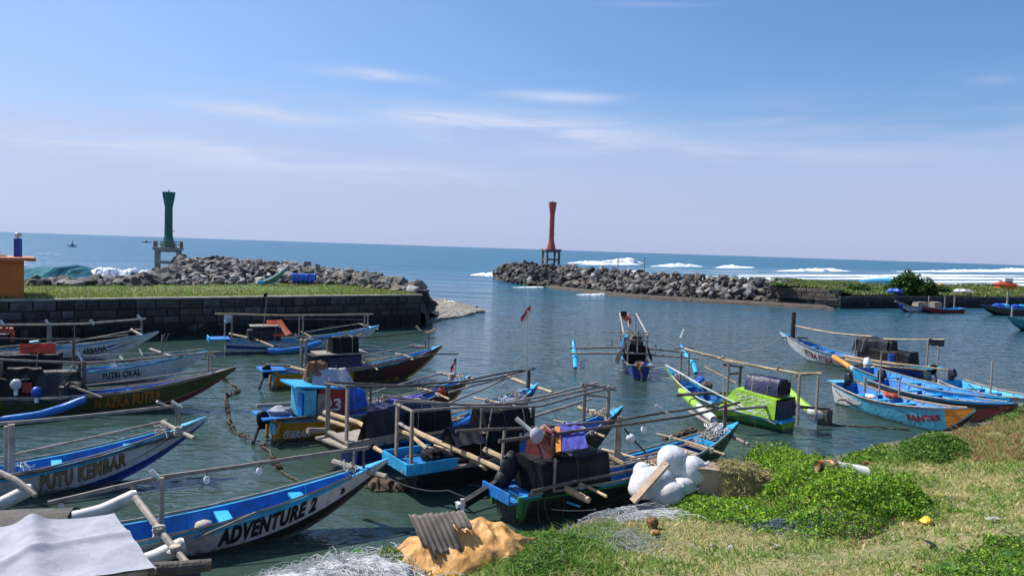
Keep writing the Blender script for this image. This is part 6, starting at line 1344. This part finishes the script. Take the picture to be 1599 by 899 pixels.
# sacks
for px, py, r_, rz, lab in ((1018, 752, (.44, .32, .30), .3, 'white sack at the left end of the pile behind the leaning plank'), (1040, 768, (.34, .28, .22), -.2, 'low round white sack at the front of the pile'), (1050, 722, (.30, .28, .34), .1, 'topmost white sack of the pile'), (1078, 735, (.36, .30, .32), -.3, 'large white sack at the right of the pile'), (1066, 757, (.24, .22, .18), .5, 'small white sack low in the right of the pile'), (1003, 735, (.18, .16, .18), .5, 'smallest white sack at the back left of the pile')):
    p = G(1045, 782); dep = p.y+{1018: .0, 1040: -.15, 1050: .35, 1078: .25, 1066: 0, 1003: .5}[px]; q = PD(px, py, dep)
    mb = MB(); mb.cowl((0, 0, 0), (r_[0]*1.08, r_[1]*1.08, r_[2]), .15, 36, 22, .78)
    for i_, v_ in enumerate(mb.v): v_ = Vector(v_); mb.v[i_] = tuple(v_*(1+.13*noise.noise(Vector((v_.x*3+px, v_.y*3, v_.z*3)))))
    for i_, v_ in enumerate(mb.v):
        n_ = abs(noise.noise(Vector((v_[0]*9+px, v_[1]*9, v_[2]*4)))); v_ = Vector(v_); mb.v[i_] = tuple(v_*(1+.03*n_-.01)) 
    o_ = empty('white_sack', q, rz, label=lab, cat='sack', group='white sacks piled on the bank'); mb.build('body', T['sack'], o_, smooth=True)
    mb = MB(); mb.tube([(r_[0]*.75, 0, r_[2]*.5), (r_[0]*.95, 0, r_[2]*.62), (r_[0]*1.05, 0, r_[2]*.75)], [.045, .022, .04], 8); mb.build('tied_neck', T['sack'], o_)
a = PD(988, 783, G(1045, 782).y-.62); c2 = PD(1042, 722, G(1045, 782).y-.50); m = MB(); m.beam(Vector((0, 0, 0)), c2-a, .28, .045); o = m.build('loose_plank', T['plank']); o.location = a; tag(o, 'weathered plank leaning on the white sacks', 'plank')
m = MB(); dd = (c2-a); m.beam(dd*.93+Vector((0, -.03, .012)), dd*.96+Vector((0, -.03, .012)), .06, .03); m.build('slot', T['dwood'], o)
# box with net
p = G(1125, 772); root = empty('crate', p, rad(-14), label='pale brown box half covered by an olive net beside the sacks', cat='box')
m = MB(); m.box((0, 0, .26), (.85, .5, .55), taper=1.04); m.build('box', T['box'], root); MB().box((0, 0, .56), (.95, .58, .05)).build('rim', T['plank'], root)
m = MB(); m.grid(22, 16, lambda u, v: Vector((-.05+1.15*u, -.42+.9*v, max(.0, .64-1.3*max(0, abs(v-.5)-.33)*2.4-.8*max(0, u-.55)**1.2+.05*noise.noise(Vector((u*7, v*6, 1)))))))
m.build('draped_net', mat('olive_net', (.25, .21, .08), .9, (.14, .12, .045), 22, 7, bump=1, bscale=40), root)
m = MB()
for i in range(420):
    u, v = R_.random(), R_.random(); q = Vector((-.05+1.15*u, -.42+.9*v, max(.0, .66-1.3*max(0, abs(v-.5)-.33)*2.4-.8*max(0, u-.55)**1.2))); out = [q]
    for j in range(4): q = q+Vector((R_.uniform(-.09, .09), R_.uniform(-.09, .09), R_.uniform(-.05, .03))); out.append(q)
    m.tube(out, .006, 3, caps=False)
m.build('net_strands', mat('olive_strands', (.38, .32, .13), .9), root, kind='stuff')
# fallen pipe float
a = G(1283, 728, .62); c2 = G(1352, 738, .5); root = empty('pipe_float', a, label='white pipe float with orange end lying in the creeper bush', cat='float')
m = MB(); m.tube([Vector((0, 0, 0)), (c2-a)*.3, (c2-a)], [.13, .14, .12], 14); m.build('pipe', T['pvc'], root, smooth=True); m = MB(); dd = (c2-a).normalized(); m.tube([dd*-.10, dd*.16], [.10, .148], 14); m.build('orange_end', T['orange'], root, smooth=True); m = MB(); m.tube([dd*.2, dd*.28], .149, 14); m.build('brown_band', T['husk'], root)
# litter and small things
def litter(px, py, name, mt, lab, cat, size=(.12, .09, .05), seed=1, flat=True):
    p = G(px, py); mb = MB()
    if flat: mb.grid(6, 5, lambda u, v: Vector(((u-.5)*size[0]*2, (v-.5)*size[1]*2, .03+size[2]*abs(noise.noise(Vector((u*4, v*4, seed)))))))
    else: mb.blob((0, 0, size[2]*.7), size, seed, .25, 12, 8)
    o = mb.build(name, mt); o.location = p+Vector((0, 0, .03)); o.rotation_euler = (R_.uniform(-.3, .3), R_.uniform(-.3, .3), R_.uniform(0, 6)); return tag(o, lab, cat)
WPL = T['wtarp']
litter(1018, 826, 'coconut_husk', T['husk'], 'split brown coconut husk in the dry grass', 'coconut', (.10, .09, .11), 3, False); litter(1023, 838, 'coconut_husk', mat('pale_husk', (.40, .20, .09), .9), 'paler husk piece just below the coconut', 'coconut', (.09, .08, .05), 5, False)
litter(1174, 800, 'plastic_tray', WPL, 'crumpled white tray at the left foot of the creeper', 'litter', (.16, .13, .12)); litter(1448, 819, 'plastic_bag', mat('yellow_wrapper', (.80, .50, .02), .4, (.75, .42, .02)), 'yellow wrapper lying on the dry grass at right', 'litter', (.13, .09, .05), 2, False)
litter(1095, 793, 'plastic_bag', T['bltarp'], 'small blue plastic scrap near the sacks', 'litter', (.07, .05, .05)); litter(1210, 857, 'plastic_scrap', WPL, 'tiny pale scrap right of centre near the bottom', 'litter', (.06, .05, .04)); litter(1143, 858, 'plastic_scrap', WPL, 'pale grey scrap between two others on the straw', 'litter', (.05, .04, .04)); litter(1115, 856, 'plastic_scrap', T['white'], 'white scrap, leftmost of three on the straw', 'litter', (.06, .03, .03))
litter(1455, 858, 'plastic_bag', T['gtarp'], 'dark flattened plastic on the worn path', 'litter', (.14, .07, .04)); litter(1550, 815, 'plastic_bag', WPL, 'white bag on the path at far right', 'litter', (.09, .05, .05)); litter(1100, 797, 'plastic_scrap', T['white'], 'white scrap under the blue plastic near the sacks', 'litter', (.06, .04, .04)); litter(905, 817, 'plastic_scrap', T['white'], 'white scrap beside the net left of the coconut', 'litter', (.05, .035, .03)); litter(885, 824, 'plastic_scrap', T['skyb'], 'pale blue scrap in the grass right of the orange tarp', 'litter', (.05, .04, .04))
litter(1295, 747, 'wood_piece', T['plank'], 'short pale wood piece under the pipe float', 'wood', (.13, .08, .05), 3, False); litter(1430, 893, 'dry_leaf', T['husk'], 'curled brown leaf on the straw near the bottom right', 'leaf', (.07, .04, .04)); litter(1355, 727, 'dry_leaf', T['husk'], 'brown dry leaf beside the pipe float', 'leaf', (.12, .08, .12)); litter(1140, 683, 'wood_piece', T['wood'], 'floating grey wood by the bank boat bow', 'wood', (.1, .05, .03)) if False else None
net('fishing_net', [(1195, 825), (1235, 820), (1265, 812)], 260, 'tangle of blue grey net strands at the foot of the creeper', .08, mat('blue_grey_net', (.12, .17, .22), .8), base=False)

# ------------------------------------------------------------ vegetation on the bank
def inpoly(x_, y_, poly):
    c_ = False; j = len(poly)-1
    for i in range(len(poly)):
        xi, yi = poly[i]; xj, yj = poly[j]
        if (yi > y_) != (yj > y_) and x_ < (xj-xi)*(y_-yi)/(yj-yi)+xi: c_ = not c_
        j = i
    return c_
gx = []
for k in range(430000):
    X_ = R_.uniform(-5, 26); Y_ = R_.uniform(6.5, 30)
    if Y_ > np.interp(X_, SHX, SHY)-.7: continue
    gx.append((X_, Y_))
pts = []; cols = []; hs = []
for (X_, Y_) in gx:
    z_ = gz(X_, Y_); px, py = proj((X_, Y_, z_))
    if px < -30 or px > 1640 or py > 940: continue
    dist = math.hypot(X_, Y_); 
    if R_.random() > min(1, 11/dist)**.5: continue
    n_ = noise.noise(Vector((X_*.8, Y_*.8, 2)))+.5*noise.noise(Vector((X_*2.5, Y_*2.5, 5)))
    pathv = abs(py-(905-(px-1100)*.16)); 
    if px > 1150 and pathv < 10+9*n_ and R_.random() < .6: continue
    g_ = .34+1.0*n_
    if px < 960: g_ += .55
    if px > 1440 and py > 850: g_ += .6
    if px > 1380 and py < 730: g_ += .25
    if 1480 < px and 645 < py < 722 and n_ > -.35: col = R_.choice([(.34, .20, .10), (.30, .16, .08), (.36, .28, .12), (.20, .24, .06), (.15, .22, .04)]); h_ = .15
    elif R_.random() < g_: col = R_.choice([(.13, .25, .03), (.17, .29, .04), (.24, .31, .06), (.09, .17, .025)]); h_ = .10
    else: col = R_.choice([(.50, .42, .18), (.42, .37, .14), (.33, .33, .10), (.56, .48, .25), (.24, .29, .07)]); h_ = .065
    if px < 960 and px > 760: h_ *= 1.6
    pts.append((X_, Y_, z_-.01)); cols.append(col); hs.append(h_)
cols = np.array(cols)*1.15*rng.uniform(.75, 1.25, (len(cols), 1))
tag(blades('bank_grass', pts, np.array(hs), (.010+.0008*np.linalg.norm(np.array(pts)[:, :2], axis=1)), cols, lean=1.5), 'mixed green and straw coloured grass covering the near bank', 'grass', kind='stuff')
def creeper(name, poly, n, hgt, size, pal, label, cat='bush', core=True, edge=40, dzf=None):
    """leafy mound over a pixel polygon; hgt(px,py) gives the local height"""
    pts = []; xs_ = [p[0] for p in poly]; ys_ = [p[1] for p in poly]
    foot = [G(x_, y_) for x_, y_ in poly]
    X0, X1, Y0, Y1 = min(p.x for p in foot), max(p.x for p in foot), min(p.y for p in foot), max(p.y for p in foot)
    fpoly = [(p.x, p.y) for p in foot]; cx_, cy_ = sum(p[0] for p in fpoly)/len(fpoly), sum(p[1] for p in fpoly)/len(fpoly)
    org = Vector((cx_, cy_, gz(cx_, cy_))); tries = 0
    def edged(x_, y_):
        dmin = 9
        for (a, b2), (c_, d_) in zip(fpoly, fpoly[1:]+fpoly[:1]):
            L2 = (c_-a)**2+(d_-b2)**2; t = max(0, min(1, ((x_-a)*(c_-a)+(y_-b2)*(d_-b2))/max(L2, 1e-6))); dmin = min(dmin, math.hypot(x_-a-t*(c_-a), y_-b2-t*(d_-b2)))
        return dmin
    while len(pts) < n and tries < n*8:
        tries += 1; x_, y_ = R_.uniform(X0-.3, X1+.3), R_.uniform(Y0-.3, Y1+.3); wob = .35*noise.noise(Vector((x_*1.5, y_*1.5, 1)))
        ins = inpoly(x_, y_, fpoly)
        e_ = edged(x_, y_)*(1 if ins else -1)+wob
        if e_ < 0 and R_.random() > .12: continue
        if e_ < -.3: continue
        h_ = hgt*min(1, max(0, e_)/.7)**.7*(.75+.55*noise.noise(Vector((x_*1.3, y_*1.3, 8)))+.35*noise.noise(Vector((x_*4, y_*4, 2))))
        pts.append((x_-org.x, y_-org.y, gz(x_, y_)-org.z+.03+max(0, h_)*R_.uniform(.55, 1.05)+R_.uniform(0, .04)))
    root = empty(name, org, label=label, cat=cat)
    leaves('foliage', pts, size, mixcols(len(pts), pal, var=.28), parent=root, kind='stuff')
    m = MB()
    for k in range(40):
        q = Vector(R_.choice(pts)); m.tube([Vector((q.x, q.y, gz(q.x+org.x, q.y+org.y)-org.z)), q*1.0+Vector((0, 0, -.03)), q+Vector((R_.uniform(-.2, .2), R_.uniform(-.2, .2), .04))], .008, 4)
    m.build('stems', T['olive'], root, kind='stuff'); return root
BR = [(.19, .39, .025), (.27, .47, .035), (.12, .27, .02), (.36, .50, .06), (.08, .17, .018), (.045, .09, .012)]
DK = [(.08, .18, .025), (.11, .23, .03), (.055, .12, .02), (.16, .27, .05)]
creeper('creeper_bush', [(1145, 712), (1185, 700), (1235, 702), (1278, 720), (1290, 745), (1330, 765), (1420, 770), (1462, 790), (1430, 815), (1360, 835), (1280, 845), (1225, 830), (1200, 790), (1150, 775), (1135, 740)], 66000, 0.66, .048, BR, 'largest bright green creeper mound on the bank right of the box')
creeper('creeper_bush', [(1045, 790), (1065, 770), (1110, 780), (1180, 785), (1215, 800), (1200, 830), (1120, 815), (1060, 805)], 8000, .16, .05, BR, 'low bright green creeper in front of the white sacks and box')
creeper('creeper_bush', [(1400, 700), (1440, 690), (1500, 692), (1520, 710), (1480, 722), (1410, 722)], 7000, .5, .07, DK, 'small dark green bush on the shore below the right open boats')
creeper('creeper_bush', [(1290, 778), (1380, 760), (1470, 790), (1440, 812), (1330, 800)], 6000, .2, .05, DK, 'darker green weeds at the right flank of the creeper mound')
creeper('weed_patch', [(800, 838), (850, 834), (900, 838), (925, 860), (925, 890), (860, 905), (790, 905), (780, 880), (825, 865)], 10000, .15, .05, DK+[(.12, .24, .03)], 'dense green weeds immediately right of the orange tarp', 'plant')
creeper('weed_patch', [(575, 870), (610, 862), (640, 870), (645, 900), (580, 905)], 4500, .26, .035, DK, 'tall dark weeds at the left edge of the orange tarp', 'plant')
creeper('weed_patch', [(535, 868), (565, 862), (580, 876), (560, 890), (535, 886)], 1500, .22, .045, [(.10, .32, .03), (.14, .40, .04)], 'small vivid green plant growing by the white net', 'plant')
creeper('weed_patch', [(1500, 880), (1560, 850), (1640, 835), (1680, 930), (1480, 930)], 7000, .10, .04, DK+BR, 'green weeds covering the bottom right corner', 'plant')
creeper('weed_patch', [(1520, 655), (1599, 632), (1660, 632), (1650, 655), (1560, 668)], 5000, .25, .08, DK+[(.13, .24, .04)], 'green shore weeds under the rightmost boats', 'plant')
creeper('weed_patch', [(1320, 712), (1380, 700), (1400, 712), (1360, 726), (1320, 730)], 2500, .15, .06, DK+BR, 'sparse green growth at the shore edge above the pipe float', 'plant')
# broad leaved seedlings in the bottom right
for (px, py, n, s_, lab) in ((1482, 893, 9, .22, 'broad leaved seedling near the bottom edge right of centre'), (1592, 880, 12, .30, 'broad leaved plant cut by the right edge at the bottom corner'), (1372, 712, 8, .16, 'young leafy shoot standing above the pipe float')):
    p = G(px, py); root = empty('broad_leaf_plant', p, label=lab, cat='plant')
    for i in range(n):
        a = i*2.4; t = R_.uniform(.3, 1.0); d1 = Vector((math.cos(a), math.sin(a), t)).normalized(); sd = Vector((-math.sin(a), math.cos(a), 0)); mb = MB(); vs = []
        for j in range(6):
            f = j/5; w_ = s_*.28*math.sin(math.pi*min(.97, f+.06)); c_ = d1*s_*f-Vector((0, 0, s_*.35*f*f)); vs += [c_-sd*w_+Vector((0, 0, w_*.3)), c_, c_+sd*w_+Vector((0, 0, w_*.3))]
        mb.add(vs, [(3*k+q, 3*k+q+1, 3*k+q+4, 3*k+q+3) for k in range(5) for q in (0, 1)]); mb.build('leaf', LEAFM if 'LEAFM' in globals() else mat('seedling_leaf', (.10, .24, .03), .4, (.06, .15, .02), 8, trans=.3), root, smooth=True)
    MB().tube([(0, 0, -.02), (0, 0, s_*.3)], .012, 5).build('stem', T['olive'], root)
